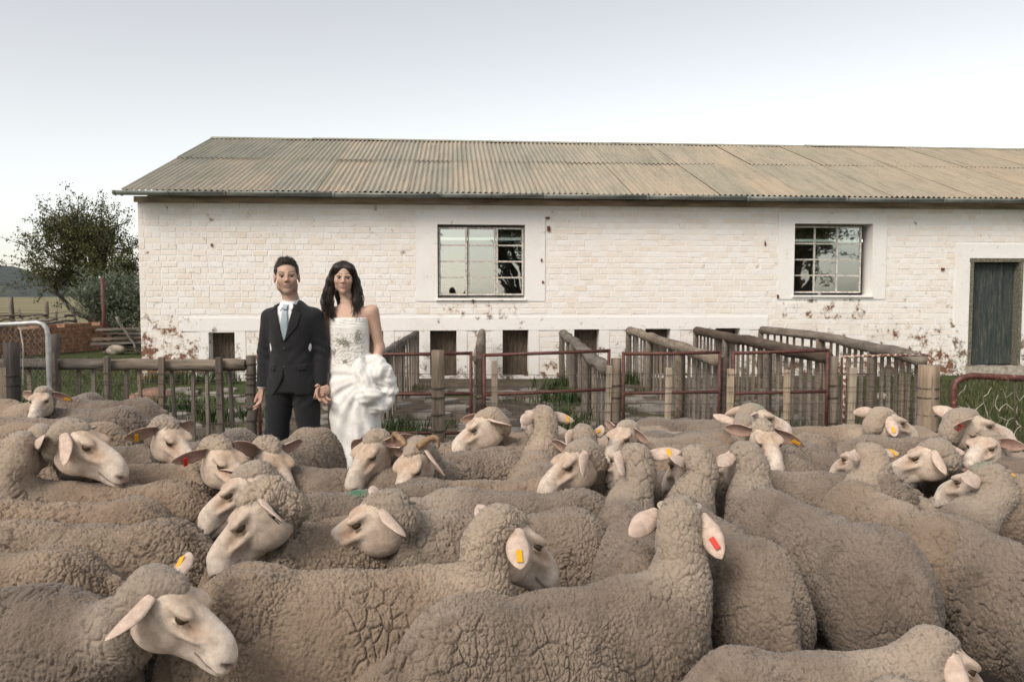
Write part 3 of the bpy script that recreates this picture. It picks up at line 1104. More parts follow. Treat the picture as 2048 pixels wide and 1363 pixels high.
mb = MB(); mb.tube([tuple(at(-140, 730, GY)), tuple(at(98, 735, GY))], 0.008, 6); mb.build('tie_wire', WIRE, g, True)
mb = MB()
for i in range(22):
    x0 = -40 + i * 12
    for s_ in (1, -1):
        P = [tuple(at(x0 + s_ * 9 * math.sin(j * math.pi) + s_ * (4.5 if j % 2 else -4.5), 652 + j * 12, GY + 0.01 * s_)) for j in range(18)]
        P = [q for q in P if q[0] < px2x(95, GY)]
        if len(P) > 2: mb.tube(P, 0.0011, 3, False)
mb.build('netting', GALV, g)['kind'] = 'stuff'
mb = MB(); mb.tube([tuple(at(40, 655, GY - .03)), tuple(at(43, 675, GY - .03)), tuple(at(46, 690, GY - .03)), tuple(at(46, 770, GY - .03))], 0.006, 5); mb.build('tie_rag', simple('rag', (0.6, 0.58, 0.54)), g)

# ---- low reddish kraal wall with broken top
KB = simple('mud_brick', (0.30, 0.165, 0.105), 0.95, 0.35, 7, 0.6)
kr = empty('kraal_wall', (0, 0, 0)); tag(kr, 'low reddish mud-brick yard wall at the left below the tree', 'wall')
A, B = Vector((px2x(-60, 18.2), 18.2, 0)), Vector((px2x(211, 22.2), 22.2, 0))
L = (B - A).length; ang = math.atan2(B.y - A.y, B.x - A.x)
rk = np.random.default_rng(3)
mb = MB()
mb.box((0, 0.012, -0.1), (L - 0.01, 0.30, 0.66))
mb.box((L - 0.30, 0.012, -0.1), (L - 0.012, 3.0, 0.6))
mb.build('wall_core', simple('mud_mortar', (0.27, 0.17, 0.12), 0.95, 0.3, 9, 0.5), kr, loc=A, rot=(0, 0, ang))
z = 0.0
nb = 0
mbs = MB()
for row in range(8):
    u = rk.uniform(-0.2, 0)
    while u < L:
        l = rk.uniform(0.24, 0.34)
        if not (row == 7 and rk.random() < 0.45):
            if nb < 290 and u > 0.3:
                o_ = MB(); o_.box((u, -rk.uniform(0, .018), z), (u + l - 0.014, 0.31, z + 0.083), jit=0.005)
                o_.build('brick', KB, kr, loc=A, rot=(0, 0, ang)); nb += 1
            else:
                mbs.box((u, -rk.uniform(0, .018), z), (u + l - 0.014, 0.31, z + 0.083), jit=0.005)
        u += l
    z += 0.095
if mbs.n:
    o_ = mbs.build('brick_courses', KB, kr, loc=A, rot=(0, 0, ang)); o_['kind'] = 'stuff'
log('coping_pole', A + Vector((0.2, 0.15, 0.79)), A + (B - A) * 0.72 + Vector((0, 0.15, 0.80)), 0.035, 0.03, WHZ, kr, 8, 8, 0.02)

# ---- old posts and wire in the field beyond
for px, py, Y, r_, lean, lab in ((22, 594, 26, 0.09, -0.03, 'grey fence post farthest left in the field below the hill'), (93, 603, 26, 0.085, 0.02, 'grey fence post in the field under the tree'), (37, 618, 26, 0.05, -0.35, 'thin leaning pole in the field below the hill'),
                              (142, 612, 25, 0.045, -0.30, 'slanting pole in the field under the tree\'s low branch'), (113, 622, 29, 0.05, 0.0, 'short pale post stub in the field')):
    zt = at(px, py, Y).z
    o = log('field_post', (0, 0, -0.1), (math.tan(lean) * zt, 0, zt), r_, r_ * 0.9, WV, None, 8, 6, 0.01)
    o.location = (px2x(px, Y) - math.tan(lean) * zt, Y, 0); tag(o, lab, 'post')
ff = empty('field_fence', (0, 0, 0)); tag(ff, 'sagging wires and rail strung between the old field posts', 'fence')
wires(ff, [wob(at(-40, 634, 26), at(160, 634, 26), 10, 0.02, 0.03, 9), wob(at(-40, 625, 26), at(160, 622, 26), 10, 0.02, 0.03, 10)], 0.012)
log('rail', at(-50, 632, 25.9), at(95, 630, 25.9), 0.035, 0.03, WDK, ff)
mb = MB(); mb.tube([(0, 0, -0.1), (0.01, 0, 1.0), (0, 0, at(207, 556, 21.6).z)], 0.055, 8)
o = mb.build('iron_standard', RED, None, True, loc=(px2x(207, 21.6), 21.6, 0)); tag(o, 'tall rusty iron pole at the end of the low reddish wall', 'pole')
# debris heap behind the wall, plank pile by the shed, stone
for i in range(9):
    a_ = at(40 + i * 18, 640 - (i % 3) * 4, 23.5 + (i % 4) * 0.3)
    o = log('scrap_branch', (0, 0, 0), (random.uniform(-1.2, 1.2), random.uniform(-.3, .3), random.uniform(-.1, .28)), 0.045, 0.02, WDK if i % 2 else WHZ, None, 6, 6, 0.04)
    o.location = (a_.x, a_.y, max(0.45, a_.z - 0.1) + 0.02 * i); tag(o, 'dead branch lying on the heap behind the reddish wall', 'branch', 'dead branches on the heap behind the reddish wall')
heap = MB()
xs, ys = np.linspace(-3.2, 3.4, 30), np.linspace(-1, 1, 10)
X, Y_ = np.meshgrid(xs, ys, indexing='ij')
Z = np.clip(1 - (X / 3.4) ** 4, 0, 1) * np.clip(1 - Y_ ** 2, 0, 1) * 0.62 + 0.09 * np.sin(X * 5) * np.cos(Y_ * 6)
heap.sheet(np.stack([X, Y_, Z], -1)); o = heap.build('brush_heap', simple('brush', (0.10, 0.075, 0.055), 1, 0.5, 12, 1.0), None, True, loc=(px2x(100, 24.2), 24.2, 0)); tag(o, 'low heap of brown brush and soil behind the reddish wall', 'heap')
pp = empty('plank_pile', (px2x(256, 20.5), 20.5, 0)); tag(pp, 'pile of grey planks and poles against the left end of the shed', 'planks')
for i in range(6):
    mb = MB(); mb.box((-0.75, -0.1, 0), (0.62, 0.06, 0.05), jit=0.01)
    o = mb.build('plank', WHZ, pp); o.location = (random.uniform(-.1, .1), random.uniform(-.2, .2), 0.03 + i * 0.115); o.rotation_euler = (0, random.uniform(-.04, .06), random.uniform(-.15, .15))
log('leaning_pole', (-0.15, -0.3, 0.95), (0.42, -0.35, 0.0), 0.035, 0.03, WHZ, pp)
def rock(name, loc, r_, mat, seed, flat=0.7):
    bm = bmesh.new(); bmesh.ops.create_icosphere(bm, subdivisions=3, radius=1.0)
    rg = np.random.default_rng(seed); ph = rg.uniform(0, 6, 6)
    for v in bm.verts:
        c = v.co
        s_ = 1 + 0.16 * math.sin(c.x * 2.3 + ph[0]) * math.sin(c.y * 2.1 + ph[1]) + 0.10 * math.sin(c.z * 4 + ph[2] + c.x * 3) + 0.05 * math.sin(c.y * 9 + ph[3])
        v.co = (c.x * s_ * r_[0], c.y * s_ * r_[1], c.z * s_ * r_[2])
    me = bpy.data.meshes.new(name); bm.to_mesh(me); bm.free()
    me.polygons.foreach_set('use_smooth', np.ones(len(me.polygons), dtype=bool))
    return link(name, me, mat, None, loc)
ST = simple('field_stone', (0.36, 0.31, 0.25), 0.95, 0.3, 6, 0.6)
STR = simple('red_stone', (0.26, 0.15, 0.11), 0.95, 0.3, 8, 0.6)
tag(rock('boulder', (px2x(230, 20.4), 20.4, 0.12), (0.25, 0.2, 0.17), ST, 4), 'rounded pale boulder lying by the plank pile', 'boulder')
tag(rock('stone', (px2x(300, 11.0), 11.0, 0.06), (0.32, 0.3, 0.13), STR, 5), 'flat reddish stone on the grass behind the rail fence', 'stone')
tag(rock('stone', (px2x(1146, 9.4), 9.4, 0.03), (0.07, 0.07, 0.06), STR, 6), 'small dark red stone on the ground behind the second gate', 'stone')
tag(rock('stone', (px2x(1765, 11.5), 11.5, 0.02), (0.12, 0.1, 0.06), ST, 7), 'small white stone on the grass right of the pens', 'stone')

# ---- front wire fence with thick posts and pale stakes
WYF = 6.95
fw_ = empty('wire_fence', (0, 0, 0)); tag(fw_, 'wire fence with short pale stakes running across the yard in front of the gates', 'fence')
for px, top in ((990, 721), (1215, 731), (1335, 735), (1462, 737), (1578, 739), (1705, 735)):
    plank('stake', px2x(px, WYF), WYF, -0.05, at(px, top, WYF).z, 0.052, 0.034, WLT, fw_, random.uniform(-.015, .02))
W = []
for i, (py, x0, x1) in enumerate(((746, 560, 1850), (773, 520, 1850), (781, 520, 1850), (804, 520, 1850), (822, 520, 1850), (838, 520, 1900), (851, 520, 1900), (863, 520, 1900))):
    W.append(wob(at(x0, py + random.uniform(-3, 3), WYF - 0.03), at(x1, py + random.uniform(-3, 3), WYF - 0.03), 26, 0.005, 0.015, 70 + i))
wires(fw_, W, 0.0022)
mb = MB()
for px in range(700, 1850, 26):
    x = px2x(px + random.uniform(-3, 3), WYF - 0.03)
    mb.tube([(x, WYF - .03, at(px, 804, WYF).z), (x + random.uniform(-.01, .01), WYF - .03, -0.02)], 0.0013, 3, False)
mb.build('netting', WIRE, fw_)['kind'] = 'stuff'
for px, top, r_, lab in ((875, 700, 0.057, 'thick round grey post in front of the first red gate'), (1861, 730, 0.083, 'thickest pale wooden post at the right end of the wire fence')):
    p = empty('strainer_post', (px2x(px, WYF - 0.12), WYF - 0.12, 0)); tag(p, lab, 'post')
    log('post', (0, 0, -0.05), (0.0, 0, at(px, top, WYF - 0.12).z), r_ * 1.03, r_, WTK if r_ > 0.08 else WV, p, 12, 9, 0.003)
    for zz in (0.15, 0.33, 0.47, 0.62, 0.7): wrap(p, 0, 0, zz, r_)
mb = MB(); mb.box((-0.028, -0.02, -0.05), (0.028, 0.02, 0.95), jit=0.002, bevel=0.004)
o = mb.build('brown_standard', simple('brown_standard', (0.10, 0.07, 0.058), 0.7, 0.3, 20), None, loc=(px2x(660, 7.2), 7.2, 0)); tag(o, 'square brown fence standard between the two people', 'post')

# ---- red pipe gates and their posts
GTY = 7.7
def gate(label, x0, yl, x1, yr, mid, mat=RED, left=True, right=True, bottom=True, r_=0.0165):
    g = empty('pipe_gate', (0, 0, 0)); tag(g, label, 'gate', 'pipe gates across the front of the pens')
    a, b = at(x0, yl, GTY), at(x1, yr, GTY)
    def pipe(nm, P):
        mb = MB(); mb.tube([tuple(q) for q in P], r_, 9); mb.build(nm, mat, g, True)
    pipe('top_bar', [a, a + (b - a) * 0.5 + Vector((0, 0, random.uniform(-.008, .004))), b])
    if mid:
        c, d = at(x0, mid[0], GTY), at(x1, mid[1], GTY)
        pipe('middle_bar', [c, d])
    if left: pipe('upright', [a + Vector((0, .002, r_)), Vector((a.x + 0.004, GTY, 0.05))])
    if right: pipe('upright', [b + Vector((0, .002, r_)), Vector((b.x - 0.003, GTY, 0.05))])
    if bottom: pipe('bottom_bar', [Vector((a.x, GTY, 0.16)), Vector((b.x, GTY, 0.16))])
    return g


gate('red pipe gate partly hidden by the white dress', 690, 708, 942, 706, (788, 787))
gate('red pipe gate second from the white dress, its top bar rising to the right', 968, 710, 1218, 701, (789, 778))
gate('red pipe gate third from the white dress', 1247, 707, 1440, 704, (786, 783))
gate('red pipe gate fourth from the white dress', 1467, 706, 1656, 700, (786, 782))
g = gate('narrow white pipe gate with flaking rust left of the thickest post', 1690, 713, 1859, 709, None, RUSTW, True, True, False, 0.014)
mb = MB()
for i in range(26):
    P = [tuple(at(1692 + i * 6.6, 716 + random.uniform(0, 3), GTY + .02)), tuple(at(1692 + i * 6.6 + random.uniform(-6, 6), 840, GTY + .02))]
    if i % 3 == 0: mb.tube(P, 0.0016, 3, False)
for j in range(9):
    mb.tube(wob(at(1690, 735 + j * 12, GTY + .02), at(1850, 732 + j * 12 + random.uniform(-5, 8), GTY + .02), 12, 0.006, 0.01, 200 + j), 0.002, 4, False)
mb.build('netting', WIRE, g)['kind'] = 'stuff'
for px, top, r_, mat, lab in ((960, 690, 0.046, WDK, 'gate post between the first and second red gates'), (1233, 716, 0.052, WV, 'gate post between the second and third red gates'), (1452, 714, 0.044, WDK, 'gate post between the third and fourth red gates'), (1669, 712, 0.050, WV, 'gate post right of the fourth red gate')):
    p = empty('gate_post', (px2x(px, GTY + 0.06), GTY + 0.06, 0)); tag(p, 'round wooden ' + lab, 'post')
    log('post', (0, 0, -0.05), (0, 0, at(px, top, GTY + .06).z), r_, r_ * 0.95, mat, p, 11, 8, 0.003)
    for zz in (0.25, 0.5, 0.62): wrap(p, 0, 0, zz, r_)
o = plank('narrow_board', px2x(1690, GTY + .08), GTY + .08, -0.03, at(1690, 716, GTY).z, 0.05, 0.03, WV, None); tag(o, 'narrow upright board beside the flaking white gate', 'board')

# ---- pen dividers: log rail, pickets, posts, wires; from the shed wall to the gates
def divider(label, wpx, wpy, fpx, fpy, mat, rr, mids=(), npick=20, wire=True, wall_off=0.35, fY=None, curve=0.0, pick=WPK):
    d = empty('pen_divider', (0, 0, 0)); tag(d, label, 'fence', 'dividers between the sheep pens')
    fY = fY or GTY + 0.15
    P0 = wall_hit(wpx, wpy); P0 = at(wpx, wpy, P0.y - wall_off)
    P1 = at(fpx, fpy, fY)
    pts = [np.array(P0)] + [np.array(at(mx, my, my_Y)) for mx, my, my_Y in mids] + [np.array(P1)]
    t0 = np.linspace(0, 1, len(pts)); tt = np.linspace(0, 1, 12)
    P = np.stack([np.interp(tt, t0, [q[i] for q in pts]) for i in range(3)], 1)
    SEED[0] += 1
    P[1:-1] += np.random.default_rng(SEED[0]).normal(0, 0.012, (10, 3))
    mb = MB(); mb.tube(P, np.linspace(rr * 1.05, rr * 0.95, 12), 10, True, 0.10, SEED[0]); mb.build('rail', mat, d, True)
    def on(t): return np.array([np.interp(t, tt, P[:, i]) for i in range(3)])
    dirv = P[-1] - P[0]; rz = math.atan2(dirv[1], dirv[0])
    for i in range(npick):
        t = (i + 0.5) / npick
        q = on(t)
        plank('picket', q[0] + 0.055, q[1] + random.uniform(-.03, .03), -0.05, q[2] + random.uniform(-.02, .03), random.uniform(0.06, 0.085), 0.026, pick, d, random.uniform(-.03, .03), rz, 0)
    for t in (0.0, 0.02 + 1 / 3, 0.70):
        q = on(t)
        log('post', (q[0] - 0.02, q[1], -0.05), (q[0] - 0.02, q[1], q[2] - rr * 0.5), 0.055, 0.05, WV, d, 9, 6, 0.004)
    if wire:
        ww = []
        for j in range(6):
            f_ = 0.16 + 0.135 * j
            A, B = on(0.0), on(1.0)
            A[2] *= f_; B[2] *= f_; A[0] -= 0.06; B[0] -= 0.06
            ww.append(wob(A, B, 10, 0.006, 0.02, 300 + j))
        wires(d, ww, 0.0028)
    return d


divider('grey log divider running back to the shed right behind the white dress', 832, 667, 716, 742, WHZ, 0.065, npick=20)
divider('crooked log divider seen end-on between the first two low hatches', 964, 664, 956, 716, WHZ, 0.062, [(960, 682, 11.5)], npick=14)
divider('log divider sloping down behind the second red gate', 1126, 666, 1212, 740, WHZ, 0.072)
divider('log divider with pale pickets behind the third red gate', 1260, 661, 1440, 722, WHZ, 0.072, npick=24)
divider('log divider with dark brown rail behind the fourth red gate', 1394, 661, 1652, 712, WDK, 0.072, npick=24)
divider('log divider with bent rail ending at the thickest post, last on the right', 1524, 660, 1845, 722, WHZ, 0.068, [(1640, 672, 12.6), (1740, 697, 10.0)], npick=24)

# ---- netted pipe gate at the right edge
g = empty('netted_gate', (0, 0, 0)); tag(g, 'rusty brown bent-pipe gate with torn hexagonal netting at the right edge', 'gate')
NY = 6.3
pts = [at(1909, 960, NY), at(1908, 830, NY), at(1907, 795, NY), at(1908, 775, NY), at(1914, 762, NY), at(1926, 755, NY), at(1945, 751, NY), at(2060, 757, NY), at(2160, 762, NY)]
mb = MB(); mb.tube([tuple(q) for q in pts], 0.0255, 12)
_rb = NM('rusty_brown_pipe'); _n = _rb.noise(_rb.coord('Object'), 22, 5, 0.7)
_rb.color(_rb.ramp(_n, [(0.45, (0.085, 0.030, 0.024)), (0.60, (0.16, 0.055, 0.035)), (0.66, (0.45, 0.30, 0.20)), (0.8, (0.5, 0.4, 0.3))])); _rb.set(Roughness=0.5)
mb.build('frame', _rb.m, g, True)
mb = MB(); mb.tube([tuple(at(2029, 757, NY)), tuple(at(2031, 900, NY))], 0.006, 6); mb.build('strut', WIRE, g, True)
mb = MB()
for i in range(12):
    P = [tuple(at(1935 + i * 12 + 3 * math.sin(t * 12.6), 752 + i * 0.5 + 6 * math.cos(t * 12.6) + 4, NY - 0.03 * math.sin(t * 12.6))) for t in np.linspace(0, 1, 4)]
    mb.tube(P, 0.0022, 4, False)
mb.build('lacing_wire', WIRE, g)
mb = MB(); rh = np.random.default_rng(21)
pts_ = {}
def hp(i, j, k_):
    key = (i, j, k_)
    if key not in pts_:
        x = 1925 + i * 26 + (13 if j % 2 else 0) + (0 if k_ == 0 else 0); y = 772 + j * 24 + (0 if k_ == 0 else 11)
        pts_[key] = at(x + rh.uniform(-7, 7), y + rh.uniform(-7, 7), NY + rh.uniform(-.03, .03))
    return tuple(pts_[key])
for j in range(8):
    for i in range(-1, 8):
        for (a_, b_) in (((i, j, 0), (i, j, 1)), ((i, j, 1), (i if j % 2 else i - 1, j + 1, 0)), ((i, j, 1), (i + 1 if j % 2 else i, j + 1, 0))):
            A_, B_ = hp(*a_), hp(*b_)
            if min(A_[0], B_[0]) < px2x(1914, NY) or rh.random() < 0.30: continue
            mb.tube([A_, tuple((np.array(A_) + np.array(B_)) / 2 + rh.normal(0, 0.005, 3)), B_], 0.0028, 4, False)
mb.build('netting', simple('dull_netting', (0.48, 0.44, 0.37), 0.6, 0.4, 9), g)['kind'] = 'stuff'

# ---- flat paving stones in the pens
rp = np.random.default_rng(8)
FLAG = simple('paving_slate', (0.25, 0.225, 0.195), 0.85, 0.3, 3.5, 0.5, rnd=True)
placed = []
cnt = 0
for it in range(900):
    Yp = rp.uniform(7.9, 12.6); px = rp.choice([rp.uniform(330, 500), rp.uniform(640, 870), rp.uniform(760, 960), rp.uniform(985, 1130), rp.uniform(1150, 1330), rp.uniform(1290, 1460), rp.uniform(1450, 1600)])
    x = px2x(px, Yp); r_ = rp.uniform(0.16, 0.38)
    if any((x - a_) ** 2 + (Yp - b_) ** 2 < ((r_ + c_) * 0.98) ** 2 for a_, b_, c_ in placed): continue
    placed.append((x, Yp, r_))
    n = rp.integers(5, 8); th = np.sort(rp.uniform(0, 2 * np.pi, n) * 0.25 + np.arange(n) / n * 2 * np.pi)
    rr = r_ * rp.uniform(0.82, 1.08, n)
    top = np.stack([rr * np.cos(th), rr * np.sin(th), np.full(n, 0.022)], 1); mid_ = top * [1.03, 1.03, 0.7]; bot = top * [1.06, 1.06, 0]; bot[:, 2] = -0.07
    V = np.concatenate([top, mid_, bot]); T = [(0, i, i + 1) for i in range(1, n - 1)]
    Q = [(r0 + (i + 1) % n, r0 + i, r0 + n + i, r0 + n + (i + 1) % n) for r0 in (0, n) for i in range(n)]
    mb = MB(); mb.add(V, Q, T)
    o = mb.build('paving_stone', FLAG, bpy.data.objects['ground'], loc=(x, Yp, rp.uniform(-0.005, 0.012)), rot=(rp.uniform(-.03, .03), rp.uniform(-.03, .03), 0))
    cnt += 1
    if cnt > 120: break

# ---- grass and weeds
def grass_patch(name, pts, hmin, hmax, label, mat, spread=0.02, blades=5, wmax=0.006, seed=1, lean=0.5):
    rg = np.random.default_rng(seed)
    P = np.repeat(np.asarray(pts), blades, axis=0)
    n = len(P)
    P = P + rg.normal(0, spread, (n, 3)) * [1, 1, 0]
    h = rg.uniform(hmin, hmax, n); th = rg.uniform(0, 2 * np.pi, n); ln = rg.uniform(0.05, lean, n) * h
    w_ = rg.uniform(0.4, 1, n) * wmax
    d = np.stack([np.cos(th), np.sin(th), np.zeros(n)], 1); s_ = np.stack([-np.sin(th), np.cos(th), np.zeros(n)], 1)
    b0, b1 = P - s_ * w_[:, None], P + s_ * w_[:, None]
    m0 = P + d * (ln * 0.35)[:, None] + np.array([0, 0, 1]) * (h * 0.6)[:, None]
    a0, a1 = m0 - s_ * (w_ * 0.8)[:, None], m0 + s_ * (w_ * 0.8)[:, None]
    tp = P + d * ln[:, None] + np.array([0, 0, 1]) * h[:, None]
    V = np.stack([b0, b1, a1, a0, tp], 1).reshape(-1, 3)
    i = np.arange(n)[:, None] * 5
    Q = i + np.array([[0, 1, 2, 3]]); T = i + np.array([[3, 2, 4]])
    o = link(name, np_mesh(name, V, [Q, T], True), mat); tag(o, label, 'grass', kind='stuff')
    return o


def grass_mat(name, a, b, c):
    m = NM(name)
    g_ = m.n('ShaderNodeNewGeometry')
    m.color(m.ramp(g_.outputs['Random Per Island'], [(0.0, a), (0.6, b), (1.0, c)])); m.set(Roughness=0.6)
    m.b.inputs['Specular IOR Level'].default_value = 0.25
    return m.m


GM = grass_mat('grass_blades', (0.040, 0.052, 0.020), (0.075, 0.092, 0.034), (0.17, 0.15, 0.08))
GM2 = grass_mat('weed_leaves', (0.028, 0.052, 0.018), (0.055, 0.088, 0.030), (0.11, 0.125, 0.05))
rg = np.random.default_rng(31)
pts = []
def clump(xc, yc, sx, sy, n):
    q = rg.normal(0, 1, (n, 3)) * [sx, sy, 0] + [xc, yc, 0]; pts.extend(q.tolist())
for i in range(5200):   # lawn at the left of the shed
    y = rg.uniform(7.5, 19) ; x = rg.uniform(-12, px2x(300, y)); 
    pts.append((x, y, -0.01))
for i in range(3000):   # grass at the right
    y = rg.uniform(7.2, 14); x = rg.uniform(px2x(1700, y), px2x(2080, y)); pts.append((x, y, -0.01))
for i in range(55):     # tufts along the fences
    y = rg.uniform(6.4, 8.3); x = rg.uniform(px2x(330, y), px2x(1780, y)); clump(x, y, 0.12, 0.10, 22)
for i in range(26):
    y = rg.uniform(8.2, 13.4); x = rg.uniform(px2x(320, y), px2x(1640, y)); clump(x, y, 0.10, 0.10, 26)
grass_patch('grass', pts, 0.025, 0.085, 'short green grass tufts over the yard and round the fences', GM, 0.03, 5, 0.006, 2)
pts = []
for px, Y, sx, n in ((1135, 12.6, 0.22, 130), (1128, 11.0, 0.22, 120), (1265, 13.6, 0.12, 60), (760, 7.9, 0.25, 160), (730, 7.6, 0.2, 120), (790, 8.4, 0.2, 90), (455, 9.5, 0.3, 130), (340, 10.3, 0.2, 100), (370, 13.6, 0.25, 90), (330, 13.7, 0.2, 60), (440, 13.6, 0.2, 60), (640, 7.5, 0.25, 120), (545, 7.5, 0.25, 120), (1540, 8.6, 0.2, 70), (1440, 8.1, 0.15, 60), (1120, 9.3, 0.12, 60), (1160, 8.6, 0.15, 60), (1820, 14.2, 0.2, 60)):
    clump(px2x(px, Y), Y, sx, 0.15, n)
grass_patch('weeds', pts, 0.06, 0.26, 'taller leafy green weeds at the foot of the shed and gates', GM2, 0.03, 3, 0.011, 3, 0.8)
# ================================================================== TREES AND BUSH
BARK = wood_material('bark', (0.045, 0.036, 0.030), (0.085, 0.068, 0.056), (0.14, 0.115, 0.095), (1, 1, 0.3))


def leaf_mat(name, a, b, c):
    m = NM(name)
    g_ = m.n('ShaderNodeNewGeometry')
    m.color(m.ramp(g_.outputs['Random Per Island'], [(0.0, a), (0.55, b), (1.0, c)])); m.set(Roughness=0.65)
    m.b.inputs['Specular IOR Level'].default_value = 0.2
    tr = m.n('ShaderNodeBsdfTranslucent'); tr.inputs['Color'].default_value = (*[x * 1.3 for x in b], 1)
    mx = m.n('ShaderNodeMixShader'); mx.inputs[0].default_value = 0.25
    m.l(m.b.outputs[0], mx.inputs[1]); m.l(tr.outputs[0], mx.inputs[2]); m.l(mx.outputs[0], m.o.inputs['Surface'])
    return m.m


LEAF1 = leaf_mat('acacia_leaves', (0.045, 0.055, 0.024), (0.095, 0.105, 0.042), (0.19, 0.165, 0.06))
LEAF2 = leaf_mat('olive_leaves', (0.06, 0.085, 0.055), (0.14, 0.17, 0.115), (0.26, 0.285, 0.21))


def curve_pts(a, b, n, bend, rg):
    t = np.linspace(0, 1, n)[:, None]
    P = a * (1 - t) + b * t
    off = rg.normal(0, bend, 3)
    P = P + np.sin(t * np.pi) * off
    P[1:-1] += rg.normal(0, bend * 0.22, (n - 2, 3))
    return P


def leaves_mesh(name, tips, per, spread, size, asp, mat, parent, rg):
    P = np.repeat(np.asarray(tips), per, axis=0)
    n = len(P)
    P = P + rg.normal(0, spread, (n, 3))
    a = rg.normal(0, 1, (n, 3)); a /= np.linalg.norm(a, axis=1)[:, None]
    b = rg.normal(0, 1, (n, 3)); b -= a * (a * b).sum(1)[:, None]; b /= np.linalg.norm(b, axis=1)[:, None]
    s_ = size * rg.uniform(0.6, 1.3, n)[:, None]
    V = np.stack([P - a * s_, P + b * s_ * asp, P + a * s_, P - b * s_ * asp], 1).reshape(-1, 3)
    Q = np.arange(n)[:, None] * 4 + np.array([[0, 1, 2, 3]])
    o = link(name, np_mesh(name, V, Q, False), mat, parent)
    return o


def tree(name, label, base, lobes, mat, seed, r0=0.17, stems=6, n2=6, n3=7, leaf=(0.055, 0.55), per=26, spread=0.13, group=None):
    """lobes: (centre, radii, share) in metres relative to the base"""
    rg = np.random.default_rng(seed)
    root = empty(name, base); tag(root, label, 'tree', group)
    wood = MB(); tips = []
    O = np.zeros(3); O[2] = -0.1
    fork = np.array([0, 0, 0.35])
    wood.tube(np.array([O, fork * 0.6, fork]), [r0 * 1.2, r0, r0 * 0.95], 9, False)
    for s_ in range(stems):
        c, rad, _ = lobes[s_ % len(lobes)]
        d = rg.normal(0, 1, 3); d /= np.linalg.norm(d)
        end = np.array(c) + d * np.array(rad) * rg.uniform(0.15, 0.5)
        P = curve_pts(fork, end, 9, 0.22, rg)
        wood.tube(P, np.linspace(r0 * 0.62, 0.035, 9), 7, False)
        for j in range(n2):
            k_ = rg.integers(3, 9)
            d = rg.normal(0, 1, 3); d[2] = abs(d[2]) * 0.7 - 0.1; d /= np.linalg.norm(d)
            e2 = np.array(c) + d * np.array(rad) * rg.uniform(0.65, 1.0)
            P2 = curve_pts(P[k_], e2, 7, 0.15, rg)
            wood.tube(P2, np.linspace(0.036, 0.012, 7), 5, False)
            for q in range(n3):
                kk = rg.integers(2, 7)
                e3 = P2[kk] + rg.normal(0, 0.36, 3) + (P2[-1] - P2[0]) * 0.18
                P3 = curve_pts(P2[kk], e3, 5, 0.07, rg)
                wood.tube(P3, np.linspace(0.012, 0.005, 5), 4, False)
                tips.extend([P3[-1], P3[3], P3[2]])
            tips.extend([P2[-1], P2[-2]])
    wood.build('trunk', BARK, root, True)
    leaves_mesh('crown', tips, per, spread, leaf[0], leaf[1], mat, root, rg)
    return root


TYY = 28.0
tb = Vector((px2x(192, TYY), TYY, 0))
def rel(px, py, dy=0.0):
    P = at(px, py, TYY + dy) - tb
    return (P.x, P.y, P.z)
s_m = TYY / FPX
main_tree = tree('acacia_tree', 'spreading thorn tree with dark twiggy crown left of the shed', tb,
     [(rel(130, 472), (56 * s_m, 1.1, 48 * s_m), 1), (rel(232, 488), (46 * s_m, 1.1, 52 * s_m), 1), (rel(150, 500), (70 * s_m, 1.2, 48 * s_m), 1), (rel(110, 545), (44 * s_m, 0.9, 40 * s_m), 1), (rel(180, 455), (60 * s_m, 1.0, 40 * s_m), 1), (rel(250, 540), (40 * s_m, 1, 50 * s_m), 1)],
     LEAF1, 12, 0.17, 12, 7, 7, (0.045, 0.5), 13, 0.075)
bb = Vector((px2x(222, 22.8), 22.8, 0))
def relb(px, py): 
    P = at(px, py, 22.8) - bb
    return (P.x, P.y, P.z)
sb = 22.8 / FPX
tree('olive_bush', 'silvery green bush between the thorn tree and the shed corner', bb,
     [(relb(200, 612), (42 * sb, 0.5, 34 * sb), 1), (relb(240, 600), (36 * sb, 0.5, 40 * sb), 1), (relb(255, 625), (30 * sb, 0.5, 40 * sb), 1)],
     LEAF2, 15, 0.06, 9, 6, 5, (0.06, 0.26), 15, 0.10)
# low dead limb hanging left of the trunk
def copy_tree(o, parent=None):
    c = o.copy(); COL.objects.link(c)
    if parent: c.parent = parent
    for ch in list(o.children):
        copy_tree(ch, c)
    return c
# unseen trees: left ones added to block low light, right ones mirrored in panes
for (x, y, sc, rz, lab) in ((-9.5, -11.5, 2.2, 0.3, 'thorn tree added to block low light, out of view behind the camera, nearest to its left shoulder'), (-8.5, -18.0, 2.2, 3.9, 'thorn tree added to block low light, out of view farthest back behind the camera'), (-16.0, -5.0, 2.1, 5.0, 'thorn tree added to block low light, out of view well left of the galvanised gate'), (8.6, -14.5, 1.7, 0.6, 'thorn tree mirrored in the right casement of the first window'), (19.5, -12.0, 2.1, 2.1, 'thorn tree mirrored in the left panes of the second window')):
    c = copy_tree(main_tree); c.location = (x, y, 0); c.scale = (sc, sc, sc); c.rotation_euler = (0, 0, rz); c['label'] = lab
# ================================================================== THE TWO PEOPLE
def loft(p, zs, w_, d_, cx=None, cy=None, pw=2.4):
    z = p.z
    W_ = np.interp(z, zs, w_).astype(np.float32); D_ = np.interp(z, zs, d_).astype(np.float32)
    x = p.x - (np.interp(z, zs, cx).astype(np.float32) if cx is not None else 0)
    y = p.y - (np.interp(z, zs, cy).astype(np.float32) if cy is not None else 0)
    q = (np.abs(x / W_) ** pw + np.abs(y / D_) ** pw) ** (1 / pw)
    f = (q - 1) * np.minimum(W_, D_) * 0.85
    return np.maximum(np.maximum(f, z - zs[-1]), zs[0] - z)


